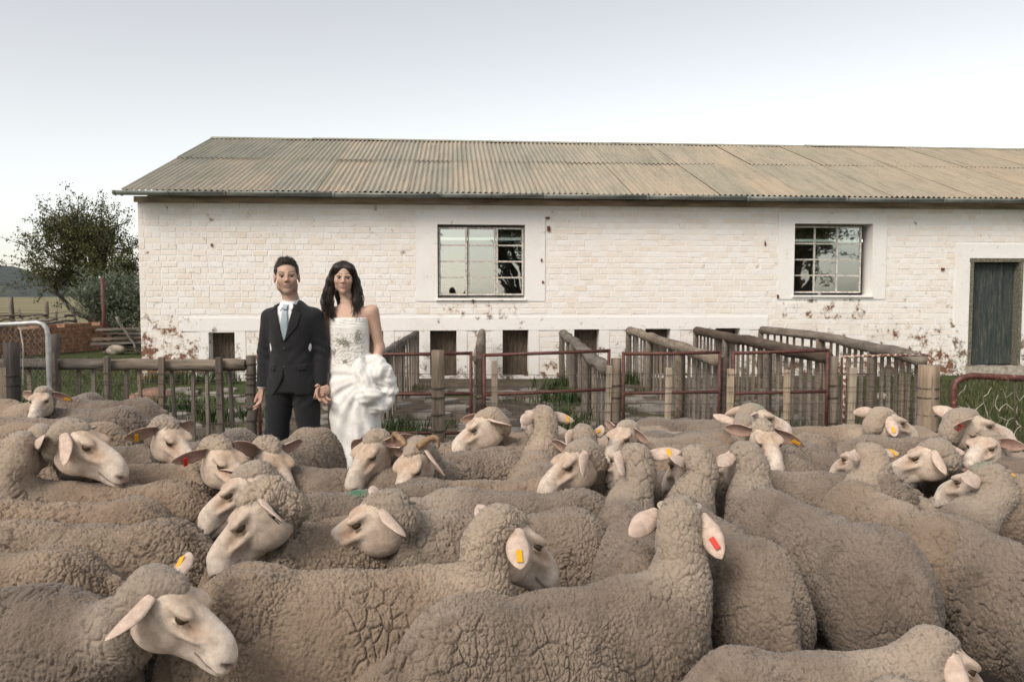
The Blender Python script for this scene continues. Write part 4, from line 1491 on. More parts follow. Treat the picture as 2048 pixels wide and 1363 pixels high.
def person_head(p, fem=False):
    q = p.mirx()
    f = ell(p, (0, 0.014, 0.036), (0.076, 0.096, 0.082))
    f = smin(f, ell(p, (0, -0.030, -0.030), (0.060, 0.064, 0.082) if not fem else (0.058, 0.062, 0.080)), 0.035)
    jw = 0.024 if not fem else 0.016
    f = smin(f, ell(q, (0.044 if not fem else 0.038, -0.012, -0.062), (jw, 0.035, 0.030)), 0.03)
    f = smin(f, ell(p, (0, -0.066, -0.100), (0.024 if not fem else 0.018, 0.020, 0.019)), 0.03)
    f = smin(f, ell(q, (0.040, -0.060, -0.022), (0.022, 0.022, 0.022)), 0.025)
    f = smin(f, ell(q, (0.028, -0.083, 0.020), (0.028, 0.010, 0.008 if not fem else 0.005)), 0.014)
    f = smax(f, -ell(q, (0.031, -0.104, 0.003), (0.019, 0.019, 0.0115)), 0.012)
    f = smin(f, ell(q, (0.031, -0.0805, 0.0105), (0.0155, 0.0085, 0.0045)), 0.005)
    f = smin(f, ell(q, (0.031, -0.0795, -0.0065), (0.0145, 0.0075, 0.0035)), 0.005)
    f = smin(f, cone(p, (0, -0.088, 0.012), (0, -0.111, -0.026), 0.0075, 0.0105 if not fem else 0.009), 0.012)
    f = smin(f, ell(q, (0.0115, -0.099, -0.030), (0.0075, 0.009, 0.007)), 0.006)
    f = smax(f, -ell(q, (0.006, -0.106, -0.0385), (0.0035, 0.004, 0.003)), 0.003)
    f = smin(f, ell(p, (0, -0.0868, -0.0580), (0.026, 0.0070, 0.0044)), 0.006)
    f = smin(f, ell(p, (0, -0.0862, -0.0685), (0.024, 0.0074, 0.0052)), 0.006)
    f = smax(f, -cone(p, (-0.023, -0.092, -0.0625), (0.023, -0.092, -0.0625), 0.0022, 0.0022), 0.004)
    f = smin(f, ell(q, (0.081, 0.012, -0.004), (0.009, 0.021, 0.033)), 0.012)
    f = smax(f, -ell(q, (0.090, 0.006, 0.0), (0.006, 0.011, 0.018)), 0.006)
    return f


def skin_colors(V, skin, lip, brow, fem, stubble=None):
    """V in head space"""
    x, y, z = np.abs(V[:, 0]), V[:, 1], V[:, 2]
    c = np.tile(np.array(skin), (len(V), 1))
    def mix(w_, col):
        w__ = np.clip(w_, 0, 1)[:, None]; c[:] = c * (1 - w__) + np.array(col) * w__
    front = (y < -0.045)
    mix(0.35 * np.exp(-(((x - 0.042) / 0.022) ** 2 + ((z + 0.030) / 0.022) ** 2)) * front, (skin[0] * 1.02, skin[1] * 0.80, skin[2] * 0.74))
    mix(0.30 * np.exp(-((x / 0.018) ** 2 + ((z + 0.025) / 0.020) ** 2)) * front, (skin[0], skin[1] * 0.78, skin[2] * 0.72))
    if stubble is not None:
        mix(0.45 * ((z < -0.035) & (z > -0.125)) * np.clip((-0.035 - z) / 0.02, 0, 1) * (y < 0.0), stubble)
    mix(0.7 * np.exp(-((z + 0.0635) / (0.0080)) ** 2) * (x < 0.026) * (y < -0.070), lip)
    mix(0.85 * np.exp(-((z + 0.0625) / 0.0017) ** 2) * (x < 0.026) * (y < -0.070), tuple(v * 0.35 for v in lip))
    zb = 0.0235 + (0.004 if fem else 0.001) + 0.006 * np.sin((x - 0.008) / 0.05 * np.pi * 0.8)
    th = 0.0036 if fem else 0.0058
    mix(0.82 * np.exp(-((z - zb) / th) ** 2) * (x > 0.010) * (x < 0.052) * (y < -0.05), brow)
    # lash lines
    mix(0.95 * np.exp(-((z - 0.0070) / 0.0036) ** 2) * (np.abs(x - 0.031) < 0.0165) * (y < -0.070), (0.03, 0.02, 0.017))
    mix(0.60 * np.exp(-(((x - 0.031) / 0.019) ** 2 + ((z - 0.002) / 0.012) ** 2)) * front, (skin[0] * 0.62, skin[1] * 0.55, skin[2] * 0.52))  # shade of the eye sockets, painted into the skin colour
    return c


def skin_material():
    m = NM('skin')
    a = m.attr('col')
    n = m.noise(m.coord('Object'), 60, 4, 0.6)
    m.color(m.mix(1.0, a.outputs['Color'], m.ramp(n, [(0.3, (0.92, 0.90, 0.88)), (0.7, (1.05, 1.04, 1.03))]), 'MULTIPLY'))
    m.set(Roughness=0.5)
    m.b.inputs['Specular IOR Level'].default_value = 0.35
    m.b.inputs['Subsurface Weight'].default_value = 0.08
    m.b.inputs['Subsurface Radius'].default_value = (0.01, 0.004, 0.002)
    m.b.inputs['Subsurface Scale'].default_value = 0.4
    m.bump(n, 0.08, 0.002)
    return m.m


SKIN = skin_material()
_ey = NM('human_eye')
_tc = _ey.n('ShaderNodeTexCoord'); _sx = _ey.n('ShaderNodeSeparateXYZ'); _ey.l(_tc.outputs['Object'], _sx.inputs[0])
_rr = _ey.math('SQRT', _ey.math('ADD', _ey.math('MULTIPLY', _sx.outputs['X'], _sx.outputs['X']), _ey.math('MULTIPLY', _sx.outputs['Z'], _sx.outputs['Z'])))
_ey.color(_ey.ramp(_rr, [(0.20, (0.01, 0.01, 0.01)), (0.24, (0.045, 0.03, 0.02)), (0.70, (0.05, 0.035, 0.025)), (0.80, (0.42, 0.37, 0.33))])); _ey.set(Roughness=0.1)
HEYE = _ey.m
_bm = bmesh.new(); bmesh.ops.create_uvsphere(_bm, u_segments=16, v_segments=12, radius=1.0)
HEYE_ME = bpy.data.meshes.new('eye'); _bm.to_mesh(HEYE_ME); _bm.free()
HEYE_ME.polygons.foreach_set('use_smooth', np.ones(len(HEYE_ME.polygons), dtype=bool)); HEYE_ME.materials.append(HEYE)


def fabric(name, col, rough=0.85, sheen=0.2, weave=900, bump=0.15, wrinkle=0.0, spec=0.2):
    m = NM(name)
    v = m.coord('Object')
    n = m.noise(v, weave, 1, 0.5)
    n2 = m.noise(v, 16, 4, 0.6, 0.6)
    m.color(m.mix(1.0, col, m.ramp(n2, [(0.3, (0.88, 0.88, 0.88)), (0.7, (1.08, 1.08, 1.08))]), 'MULTIPLY'))
    m.set(Roughness=rough)
    m.b.inputs['Specular IOR Level'].default_value = spec
    m.b.inputs['Sheen Weight'].default_value = sheen
    m.bump(m.math('ADD', m.math('MULTIPLY', n, bump), m.math('MULTIPLY', n2, wrinkle)), 0.7, 0.012)
    return m.m


def project_front(field, X, Z, y0=-0.45, it=70):
    y = np.full(X.shape, y0, dtype=np.float32)
    for _ in range(it):
        d = field(Pt(X.astype(np.float32), y, Z.astype(np.float32)))
        y = np.minimum(y + np.clip(d * 0.7, -0.02, 0.05), -0.02)
    return y


def patch(name, field, quad, nu, nv, off, thick, mat, parent, prof=None):
    """a thin cloth piece laid on the front of a garment: quad = 4 corners (x,z) in order 00,10,11,01"""
    u = np.linspace(0, 1, nu)[:, None]; v = np.linspace(0, 1, nv)[None, :]
    c = [np.array(q) for q in quad]
    X = c[0][0] * (1 - u) * (1 - v) + c[1][0] * u * (1 - v) + c[2][0] * u * v + c[3][0] * (1 - u) * v
    Z = c[0][1] * (1 - u) * (1 - v) + c[1][1] * u * (1 - v) + c[2][1] * u * v + c[3][1] * (1 - u) * v
    Y = project_front(field, X, Z) - off
    G = np.stack([X, Y, Z], -1)
    N = np.zeros_like(G); N[..., 1] = -1
    mb = MB(); mb.sheet(G, thick, N)
    return mb.build(name, mat, parent, True)


def head_frame(c, s_, tilt=0.0, turn=0.0, lean=0.0):
    M = (Matrix.Rotation(turn, 3, 'Z') @ Matrix.Rotation(lean, 3, 'Y') @ Matrix.Rotation(tilt, 3, 'X'))
    return np.array(M), np.array(c), s_


def hand_field(p, spread=0.0, curl=0.35, mir=1):
    """hand hanging down -z from the wrist, broad face towards -y, thumb on +x*mir"""
    q = Pt(p.x * mir, p.y, p.z)
    f = cone(q, (0, 0, 0.06), (0, 0, 0.0), 0.027, 0.024)
    f = smin(f, ell(q, (0.0, 0.0, -0.045), (0.039, 0.015, 0.050)), 0.02)
    fl = [0.068, 0.078, 0.073, 0.056]
    for i in range(4):
        x0 = 0.028 - i * 0.0187
        L = fl[i]
        a = (x0, 0, -0.082 + (0.006 if i in (0, 3) else 0) + (0.006 if i == 3 else 0))
        b = (x0 * 1.12, -0.010 * curl * 3, a[2] - L * 0.45)
        c = (x0 * 1.15, -0.030 * curl * 3, b[2] - L * 0.30)
        d = (x0 * 1.12, -0.046 * curl * 3, c[2] - L * 0.12)
        f = smin(f, chain(q, [a, b, c, d], [0.0092, 0.0085, 0.0078, 0.0066], 0.004), 0.006)
    f = smin(f, chain(q, [(0.026, -0.004, -0.02), (0.046, -0.016, -0.050), (0.048, -0.026, -0.078), (0.043, -0.032, -0.096)], [0.014, 0.0115, 0.0095, 0.0075], 0.006), 0.012)
    return f


def build_body(name, parent, field, regions, colfn):
    VV, QQ, n = [], [], 0
    for lo, hi, cell in regions:
        V, Q = surface(field, lo, hi, cell)
        VV.append(V); QQ.append(Q + n); n += len(V)
    V = np.concatenate(VV)
    me = np_mesh(name, V, np.concatenate(QQ), True, {'col': colfn(V)})
    return link(name, me, SKIN, parent)


def eyes(parent, Hm, ho, hs):
    for sx in (-1, 1):
        o = link('eye', HEYE_ME, None, parent)
        M = np.eye(4); M[:3, :3] = Hm * (0.0125 * hs); M[:3, 3] = ho + Hm @ (np.array([sx * 0.031, -0.0792, 0.0022]) * hs)
        o.matrix_local = Matrix(M.tolist())


PY = 5.8
def zpx(py, Y=PY): return at(584, py, Y).z


# ------------------------------------------------------------------ the person in the suit
MX = px2x(584, PY)
man = empty('person', (MX, PY, 0))
tag(man, 'person in dark charcoal suit, white shirt and pale blue tie, standing and holding hands', 'person', 'wedding couple')
HmM, HmO, HmS = head_frame((-0.030, -0.012, 1.628), 1.06, R(-3), R(15), R(-2))


def in_head(p, M, o, s_):
    q = p.loc((M, o)); return Pt(q.x / s_, q.y / s_, q.z / s_)


SHL, SHR = (-0.163, 0.0, 1.340), (0.165, 0.0, 1.347)
ELL, ELR = (-0.210, 0.025, 1.10), (0.212, 0.02, 1.10)
WRL, WRR = (-0.214, -0.035, 0.835), (0.216, -0.030, 0.865)


def rotz_frame(o, a, tilt=0.0, lean=0.0):
    M = np.array(Matrix.Rotation(a, 3, 'Z') @ Matrix.Rotation(lean, 3, 'Y') @ Matrix.Rotation(tilt, 3, 'X'))
    return M, np.array(o)


HL_F = rotz_frame((-0.217, -0.04, 0.818), R(-62), R(-6), R(0))
HR_F = rotz_frame((0.220, -0.030, 0.852), R(35), R(-10), R(8))


def man_skin(p):
    f = cone(p, (HmO[0] * 0.9, 0.012, 1.55), (0, 0.03, 1.40), 0.056, 0.062)
    f = smin(f, person_head(in_head(p, HmM, HmO, HmS)) * HmS, 0.03)
    f = np.minimum(f, loft(p, [0.86, 1.0, 1.2, 1.33, 1.41, 1.44], [0.13, 0.13, 0.15, 0.16, 0.11, 0.06], [0.09, 0.09, 0.10, 0.09, 0.06, 0.05]))
    f = smin(f, chain(p, [SHL, ELL, WRL], [0.045, 0.038, 0.028]), 0.03)
    f = smin(f, chain(p, [SHR, ELR, WRR], [0.045, 0.038, 0.028]), 0.03)
    f = smin(f, chain(p, [(-0.085, 0, 0.88), (-0.125, 0, 0.48), (-0.15, 0.01, 0.06)], [0.08, 0.05, 0.04]), 0.03)
    f = smin(f, chain(p, [(0.085, 0, 0.88), (0.115, 0, 0.48), (0.135, 0.01, 0.06)], [0.08, 0.05, 0.04]), 0.03)
    f = smin(f, hand_field(p.loc(HL_F), curl=0.30, mir=-1), 0.01)
    f = smin(f, hand_field(p.loc(HR_F), curl=0.75, mir=-1), 0.01)
    return f


SK_M = (0.55, 0.375, 0.29)


def man_cols(V):
    hv = (V - HmO) @ HmM / HmS
    c = skin_colors(hv, SK_M, (0.36, 0.19, 0.155), (0.030, 0.022, 0.018), False, (0.32, 0.215, 0.165))
    hands = V[:, 2] < 1.0
    c[hands] = np.array((0.50, 0.315, 0.24))
    return c


build_body('body', man, man_skin, [((-0.14, -0.15, 1.43), (0.09, 0.13, 1.78), 0.0032), ((-0.32, -0.14, 0.66), (-0.15, 0.06, 0.86), 0.0036), ((0.14, -0.14, 0.69), (0.32, 0.06, 0.89), 0.0036), ((-0.30, -0.16, 0.0), (0.30, 0.16, 1.46), 0.014)], man_cols)
eyes(man, HmM, HmO, HmS)


def jacket_raw(p):
    f = loft(p, [0.785, 0.86, 0.98, 1.09, 1.20, 1.29, 1.34, 1.375, 1.405, 1.432, 1.462], [0.172, 0.170, 0.160, 0.150, 0.160, 0.172, 0.176, 0.166, 0.138, 0.104, 0.068], [0.140, 0.138, 0.128, 0.120, 0.128, 0.128, 0.118, 0.108, 0.098, 0.086, 0.070])
    f = smin(f, chain(p, [SHL, ELL, WRL], [0.060, 0.051, 0.041], 0.02), 0.05)
    f = smin(f, chain(p, [SHR, ELR, WRR], [0.060, 0.051, 0.041], 0.02), 0.05)
    # soft creases of cloth at elbows and waist
    s1 = np.sin(p.z * 95 + p.x * 40 + p.y * 30) * np.exp(-((p.z - 1.10) / 0.07) ** 2) * (np.abs(p.x) > 0.17)
    s2 = np.sin(p.z * 60 - np.abs(p.x) * 70) * np.exp(-((p.z - 1.06) / 0.09) ** 2) * (np.abs(p.x) <= 0.17)
    return f + s1 * 0.0035 + s2 * 0.0018


VB = 1.168


def jacket(p):
    f = jacket_raw(p)
    f = np.maximum(f, np.minimum(WRL[2] + 0.004 - p.z + 0 * p.x, 9) * (np.abs(p.x) > 0.173) - 9 * (np.abs(p.x) <= 0.173))
    v = np.maximum(np.abs(p.x + 0.028 - (p.z - VB) * 0.02) - 0.074 * np.clip((p.z - VB) / 0.27, 0, 2), np.maximum(p.y + 0.01, VB - p.z))
    f = np.maximum(f, -v)
    c = np.maximum(np.abs(p.x + 0.03) - 0.085 * np.clip((0.960 - p.z) / 0.175, 0, 1) ** 1.8, np.maximum(p.y + 0.02, p.z - 0.965))
    return np.maximum(f, -c)


SUIT = fabric('charcoal_wool', (0.0195, 0.0200, 0.0220), 0.75, 0.10, 1100, 0.2, 0.25)
SHIRT = fabric('white_cotton', (0.80, 0.80, 0.82), 0.8, 0.1, 1200, 0.08, 0.2)
TIE = fabric('pale_blue_silk', (0.34, 0.42, 0.46), 0.4, 0.1, 1300, 0.1, 0.0, 0.4)
LACE = fabric('ivory_silk', (0.84, 0.82, 0.775), 0.6, 0.3, 700, 0.08, 0.9, 0.3)
BLACK = simple('black_leather', (0.012, 0.011, 0.010), 0.35, 0.1, 30)
V, Q = surface(jacket, (-0.33, -0.17, 0.76), (0.33, 0.17, 1.47), 0.0075)
jk = link('jacket', np_mesh('jacket', V, Q), SUIT, man)


def shirt(p):
    f = loft(p, [1.0, 1.20, 1.30, 1.37, 1.41, 1.435], [0.15, 0.165, 0.178, 0.165, 0.120, 0.070], [0.10, 0.112, 0.112, 0.100, 0.082, 0.066])
    g = np.maximum(cone(p, (0, 0.018, 1.40), (HmO[0] * 0.55, 0.004, 1.50), 0.072, 0.060), p.z - 1.468 - 0.30 * (p.y))
    return smin(f, g, 0.02)


V, Q = surface(shirt, (-0.20, -0.15, 0.98), (0.20, 0.15, 1.51), 0.0065)
sh = link('shirt', np_mesh('shirt', V, Q), SHIRT, man)
for s_ in (-1, 1):
    x0 = -0.020
    patch('collar_point', shirt, [(x0 + s_ * 0.006, 1.432), (x0 + s_ * 0.054, 1.455), (x0 + s_ * 0.066, 1.418), (x0 + s_ * 0.040, 1.388)], 8, 8, 0.009, 0.006, SHIRT, sh)
tie = patch('tie', shirt, [(-0.038, 1.405), (-0.006, 1.405), (0.012, 1.175), (-0.062, 1.175)], 5, 14, 0.012, 0.006, TIE, man)
patch('knot', shirt, [(-0.040, 1.432), (0.000, 1.432), (-0.010, 1.396), (-0.032, 1.396)], 6, 5, 0.020, 0.012, TIE, tie)
for s_ in (-1, 1):
    xc = -0.026
    patch('lapel', jacket_raw, [(xc + s_ * 0.064, 1.425), (xc + s_ * 0.122, 1.365), (xc + s_ * 0.100, 1.28), (xc + s_ * 0.004, VB - 0.004)], 7, 12, 0.005, 0.006, SUIT, jk)
    patch('collar', jacket_raw, [(xc + s_ * 0.058, 1.440), (xc + s_ * 0.092, 1.428), (xc + s_ * 0.112, 1.378), (xc + s_ * 0.066, 1.400)], 5, 6, 0.0065, 0.006, SUIT, jk)
    patch('pocket_flap', jacket_raw, [(s_ * 0.082 - 0.012, 1.005), (s_ * 0.140 - 0.012, 1.010), (s_ * 0.137 - 0.012, 0.962), (s_ * 0.085 - 0.012, 0.958)], 6, 4, 0.004, 0.005, SUIT, jk)
for zz in (1.115, 0.985):
    yb = float(project_front(jacket_raw, np.array([-0.026]), np.array([zz]))[0])
    bm = bmesh.new(); bmesh.ops.create_uvsphere(bm, u_segments=10, v_segments=6, radius=0.009)
    me = bpy.data.meshes.new('button'); bm.to_mesh(me); bm.free()
    link('button', me, BLACK, jk, (-0.026, yb - 0.002, zz), None, (1, 0.45, 1))
for s_, Wp, El in ((-1, WRL, ELL), (1, WRR, ELR)):
    d = (np.array(Wp) - np.array(El)); d /= np.linalg.norm(d)
    mb = MB(); mb.tube([np.array(Wp) - d * 0.03, np.array(Wp) + d * 0.012], [0.036, 0.034], 14); mb.build('shirt_cuff', SHIRT, sh, True)


def trousers(p):
    q = p.mirx()
    f = loft(p, [0.80, 0.90, 1.02], [0.165, 0.16, 0.15], [0.125, 0.12, 0.11])
    f = smin(f, chain(p, [(-0.088, 0, 0.86), (-0.125, -0.005, 0.48), (-0.150, 0.015, 0.05)], [0.108, 0.082, 0.078], 0.03), 0.025)
    f = smin(f, chain(p, [(0.088, 0, 0.86), (0.115, -0.005, 0.48), (0.135, 0.015, 0.05)], [0.108, 0.082, 0.078], 0.03), 0.025)
    f = np.maximum(f, 0.03 - p.z)
    cr = np.sin(p.z * 48 + p.x * 30) * np.exp(-((p.z - 0.50) / 0.12) ** 2) * 0.0035 + np.sin((p.z - q.x * 0.8) * 70) * np.exp(-((p.z - 0.74) / 0.06) ** 2) * 0.0035
    return f + cr


V, Q = surface(trousers, (-0.27, -0.15, 0.0), (0.26, 0.15, 0.99), 0.010)
link('trousers', np_mesh('trousers', V, Q), SUIT, man)
for s_, x in ((-1, -0.155), (1, 0.14)):
    def shoe(p): return np.maximum(smin(ell(p, (x, -0.06, 0.03), (0.048, 0.13, 0.05)), ell(p, (x, 0.05, 0.05), (0.042, 0.06, 0.06)), 0.03), -p.z)
    V, Q = surface(shoe, (x - 0.07, -0.22, -0.02), (x + 0.07, 0.14, 0.13), 0.009)
    link('shoe', np_mesh('shoe', V, Q), BLACK, man)


def hair_mat(name, a, b):
    m = NM(name)
    v = m.coord('Object', (1, 1, 0.12))
    n = m.noise(v, 240, 3, 0.6)
    m.color(m.ramp(n, [(0.3, a), (0.7, b)])); m.set(Roughness=0.38)
    m.b.inputs['Specular IOR Level'].default_value = 0.45
    m.bump(n, 0.7, 0.006)
    return m.m


HAIR_M, HAIR_W = hair_mat('short_dark_hair', (0.018, 0.013, 0.010), (0.050, 0.037, 0.029)), hair_mat('long_brown_hair', (0.010, 0.005, 0.0035), (0.030, 0.016, 0.011))


def man_hair(p):
    h = in_head(p, HmM, HmO, HmS)
    f = ell(h, (0, 0.018, 0.042), (0.082, 0.101, 0.084))
    f = smin(f, ell(h, (0, -0.035, 0.108), (0.045, 0.045, 0.020)), 0.03)
    hl = 0.076 + 0.010 * np.cos(h.x * 42) + np.where(h.y > -0.045, -0.9 * (h.y + 0.045), 0)
    hl = np.maximum(hl, -0.075)
    side = np.where((np.abs(h.x) > 0.058) & (h.y < -0.01) & (h.y > -0.060), 0.012, hl)
    hl = np.minimum(hl, side)
    f = np.maximum(f, (hl - h.z) * 0.8)
    return f * HmS


V, Q = surface(man_hair, (-0.15, -0.15, 1.52), (0.09, 0.15, 1.80), 0.0042)
rg = np.random.default_rng(77)
mh = MB(); mh.add(V, Q)
hv = (V - HmO) @ HmM / HmS
sel = rg.choice(len(V), 1500)
for i in sel:
    h = hv[i]
    n_ = np.array([h[0] * 1.2, h[1] * 0.6, h[2] + 0.02]); n_ /= np.linalg.norm(n_) + 1e-6
    top = np.clip((h[2] - 0.06) / 0.05, 0, 1)
    L = 0.006 + 0.017 * top * rg.uniform(0.4, 1.1)
    d = n_ * (0.5 + 0.5 * top) + np.array([rg.normal(0, .3), -0.30 * top + rg.normal(0, .25), 0.25 * top - 0.4 * (1 - top)])
    d = HmM @ (d / np.linalg.norm(d))
    a_ = V[i]; w_ = 0.0028
    t1 = np.cross(d, [0.3, 0.5, 0.8]); t1 /= np.linalg.norm(t1); t2 = np.cross(d, t1)
    mh.add([a_ + t1 * w_, a_ - t1 * w_ * 0.5 + t2 * w_ * 0.8, a_ - t1 * w_ * 0.5 - t2 * w_ * 0.8, a_ + d * L], None, [(0, 1, 3), (1, 2, 3), (2, 0, 3)])
mh.build('hair', HAIR_M, man, True)

# ------------------------------------------------------------------ the person in the white dress
BY = 5.9
BX = px2x(699, BY)
bride = empty('person', (BX, BY, 0))
tag(bride, 'person in strapless white beaded gown with long dark hair, gathering up the skirt', 'person', 'wedding couple')
HbM, HbO, HbS = head_frame((-0.038, -0.02, 1.630), 0.985, R(4), R(12), R(2))
bSL, bSR = (-0.165, 0.01, 1.385), (0.168, 0.01, 1.385)
bEL, bER = (-0.190, 0.06, 1.115), (0.212, 0.045, 1.115)
bWL, bWR = (-0.205, -0.045, 0.885), (0.205, -0.075, 0.985)


def bride_skin(p):
    f = cone(p, (HbO[0], 0.008, 1.55), (0, 0.030, 1.40), 0.047, 0.052)
    f = smin(f, person_head(in_head(p, HbM, HbO, HbS), True) * HbS, 0.025)
    t = loft(p, [0.9, 1.05, 1.20, 1.30, 1.36, 1.405, 1.44], [0.12, 0.118, 0.125, 0.138, 0.150, 0.125, 0.05], [0.085, 0.085, 0.096, 0.098, 0.080, 0.060, 0.045], None, [0, 0, 0, 0.0, 0.008, 0.015, 0.02])
    f = smin(f, t, 0.045)
    f = smin(f, chain(p, [bSL, bEL, bWL], [0.047, 0.038, 0.026], 0.02), 0.045)
    f = smin(f, chain(p, [bSR, bER, bWR], [0.047, 0.038, 0.026], 0.02), 0.045)
    # hand laid round the other person's hand, four fingers showing in front
    ox = (MX - BX); oy = PY - BY
    W0 = np.array(bWL)
    pc = np.array([ox + 0.246, oy - 0.035, 0.812])
    f = smin(f, cone(p, W0, pc, 0.026, 0.028), 0.02)
    f = smin(f, ell(p, pc, (0.024, 0.030, 0.042)), 0.02)
    for i in range(4):
        b0 = np.array([ox + 0.246 - 0.004 * i, oy - 0.062 - 0.002 * i, 0.835 - 0.0185 * i])
        b1 = b0 + np.array([-0.034, -0.012, -0.010]); b2 = b1 + np.array([-0.026, 0.006, -0.013]); b3 = b2 + np.array([-0.016, 0.014, -0.010])
        f = smin(f, chain(p, [b0, b1, b2, b3], [0.0088, 0.0082, 0.0076, 0.0065], 0.003), 0.005)
    f = smin(f, chain(p, [(ox + 0.229, oy - 0.05, 0.845), (ox + 0.196, oy - 0.068, 0.852), (ox + 0.180, oy - 0.074, 0.842)], [0.0105, 0.009, 0.0075], 0.004), 0.008)
    return f


SK_B = (0.60, 0.42, 0.33)


def bride_cols(V):
    hv = (V - HbO) @ HbM / HbS
    c = skin_colors(hv, SK_B, (0.40, 0.19, 0.165), (0.035, 0.022, 0.017), True)
    c[V[:, 2] < 1.44] = np.array((0.58, 0.385, 0.295))
    t = np.clip((V[:, 2] - 1.44) / 0.05, 0, 1)[:, None]
    m_ = (V[:, 2] >= 1.44) & (V[:, 2] < 1.50)
    c[m_] = (c * t + np.array((0.58, 0.385, 0.295)) * (1 - t))[m_]
    return c


build_body('body', bride, bride_skin, [((-0.14, -0.14, 1.46), (0.08, 0.12, 1.77), 0.0032), ((-0.29, -0.16, 1.24), (0.29, 0.14, 1.475), 0.0068), ((-0.29, -0.16, 0.90), (0.29, 0.14, 1.26), 0.0085), ((-0.28, -0.18, 0.74), (-0.09, 0.08, 0.92), 0.0036)], bride_cols)
eyes(bride, HbM, HbO, HbS)


def dress_raw(p):
    f = loft(p, [0.04, 0.20, 0.37, 0.55, 0.72, 0.86, 0.98, 1.08, 1.18, 1.26, 1.335], [0.20, 0.19, 0.180, 0.188, 0.186, 0.170, 0.152, 0.142, 0.143, 0.146, 0.146], [0.22, 0.20, 0.19, 0.18, 0.17, 0.155, 0.128, 0.115, 0.118, 0.118, 0.106],
             [0.055, 0.055, 0.055, 0.045, 0.025, 0.008, 0, 0, 0, 0, 0])
    return f


def dress(p):
    f = dress_raw(p)
    # draped folds sweep from the gathered hip down to the left
    px_, pz_ = 0.17, 0.90
    ang = np.arctan2(p.z - pz_, p.x - px_)
    rr = np.sqrt((p.z - pz_) ** 2 + (p.x - px_) ** 2)
    wv = np.sin(ang * 11 + 2.2 * np.sin(rr * 7 + 1) + 6 * rr) * 0.55 + 0.30 * np.sin(ang * 23 - rr * 17 + 1.0) + 0.2 * np.sin(p.z * 41 + p.x * 33)
    amp = 0.0115 * np.clip((rr - 0.05) / 0.2, 0, 1) * np.clip((1.02 - p.z) / 0.12, 0, 1)
    f = f - wv * amp * (0.35 + 0.65 * (p.y < 0.03))
    # ruched band over the bust
    f = f - 0.0035 * np.sin(p.z * 330 + 3 * np.sin(p.x * 14)) * np.exp(-((p.z - 1.295) / 0.035) ** 2)
    # long straight folds below the gather
    f = f - 0.010 * np.sin(p.x * 62 + p.z * 5) * np.clip((0.72 - p.z) / 0.2, 0, 1) * (p.x > 0.05)
    # gathered puffs held up at the hip
    puffs = [((0.135, -0.105, 0.865), (0.075, 0.075, 0.105)), ((0.165, -0.125, 0.775), (0.090, 0.085, 0.080)), ((0.235, -0.055, 0.945), (0.085, 0.085, 0.080)), ((0.275, -0.030, 0.875), (0.078, 0.08, 0.066)),
             ((0.290, -0.02, 0.795), (0.070, 0.08, 0.060)), ((0.255, -0.04, 0.715), (0.075, 0.085, 0.055)), ((0.195, -0.03, 1.02), (0.060, 0.07, 0.055)), ((0.095, -0.115, 0.945), (0.05, 0.05, 0.07)), ((0.22, -0.08, 0.68), (0.08, 0.07, 0.05))]
    for i, (c, r_) in enumerate(puffs):
        g = ell(p, c, r_)
        u_ = p.x * math.cos(i * 1.3) + p.z * math.sin(i * 1.3); v_ = p.z * math.cos(i * 1.3) - p.x * math.sin(i * 1.3)
        g = g - 0.0065 * np.sin(u_ * 62 + 1.6 * np.sin(v_ * 28 + i) + i) - 0.003 * np.sin(u_ * 140 + v_ * 45 + p.y * 60 + i)
        f = smin(f, g, 0.030)
    return f


V, Q = surface(dress, (-0.24, -0.28, 0.02), (0.42, 0.27, 1.345), 0.0085)
gown = link('gown', np_mesh('gown', V, Q), LACE, bride)
# lace appliqué and crystal beadwork
BEAD = simple('crystal_beads', (0.55, 0.53, 0.46), 0.15, 0.6, 300, 0, metal=0.4)
LACEB = simple('lace_petals', (0.74, 0.71, 0.65), 0.6, 0.1, 40)
rg = np.random.default_rng(5)
bm = bmesh.new(); bmesh.ops.create_icosphere(bm, subdivisions=1, radius=1.0)
IV = np.array([v.co[:] for v in bm.verts]); IT = np.array([[v.index for v in f_.verts] for f_ in bm.faces]); bm.free()
for (cx_, cz_, sx, sz, n) in ((0.083, 1.200, 0.026, 0.048, 150), (-0.030, 1.165, 0.042, 0.020, 120), (0.0, 1.145, 0.030, 0.020, 60), (-0.098, 1.078, 0.016, 0.026, 70), (-0.010, 1.020, 0.018, 0.018, 40)):
    mb = MB()
    X = cx_ + np.clip(rg.normal(0, 0.5, n), -1, 1) * sx; Z = cz_ + np.clip(rg.normal(0, 0.5, n), -1, 1) * sz
    Yb = project_front(dress_raw, X, Z)
    for x, y, z in zip(X, Yb, Z):
        mb.add(IV * rg.uniform(0.0022, 0.0048) + [x, y - 0.002, z], None, IT)
    o = mb.build('beadwork', BEAD, gown); o['kind'] = 'stuff'
mb = MB(); n = 420
X = rg.uniform(-0.125, 0.118, n); Z = rg.uniform(0.985, 1.225, n); Yb = project_front(dress_raw, X, Z)
for x, y, z in zip(X, Yb, Z):
    mb.add(IV * [rg.uniform(0.004, 0.009), 0.003, rg.uniform(0.004, 0.009)] + [x, y, z], None, IT)
o = mb.build('lace_applique', LACEB, gown, True); o['kind'] = 'stuff'
for sx in (-1, 1):
    mb = MB()
    for i in range(9):
        a_ = i * 0.7; r_ = 0.0085 if i else 0
        c = HbO + HbM @ (np.array([sx * 0.079 + r_ * math.cos(a_) * 0.4, -0.012 - 0.004, -0.042 + r_ * math.sin(a_)]) * HbS)
        mb.add(IV * 0.0052 + c, None, IT)
    mb.build('earring', simple('pearl_earring', (0.75, 0.74, 0.70), 0.2, 0.05, 10), bride, True)


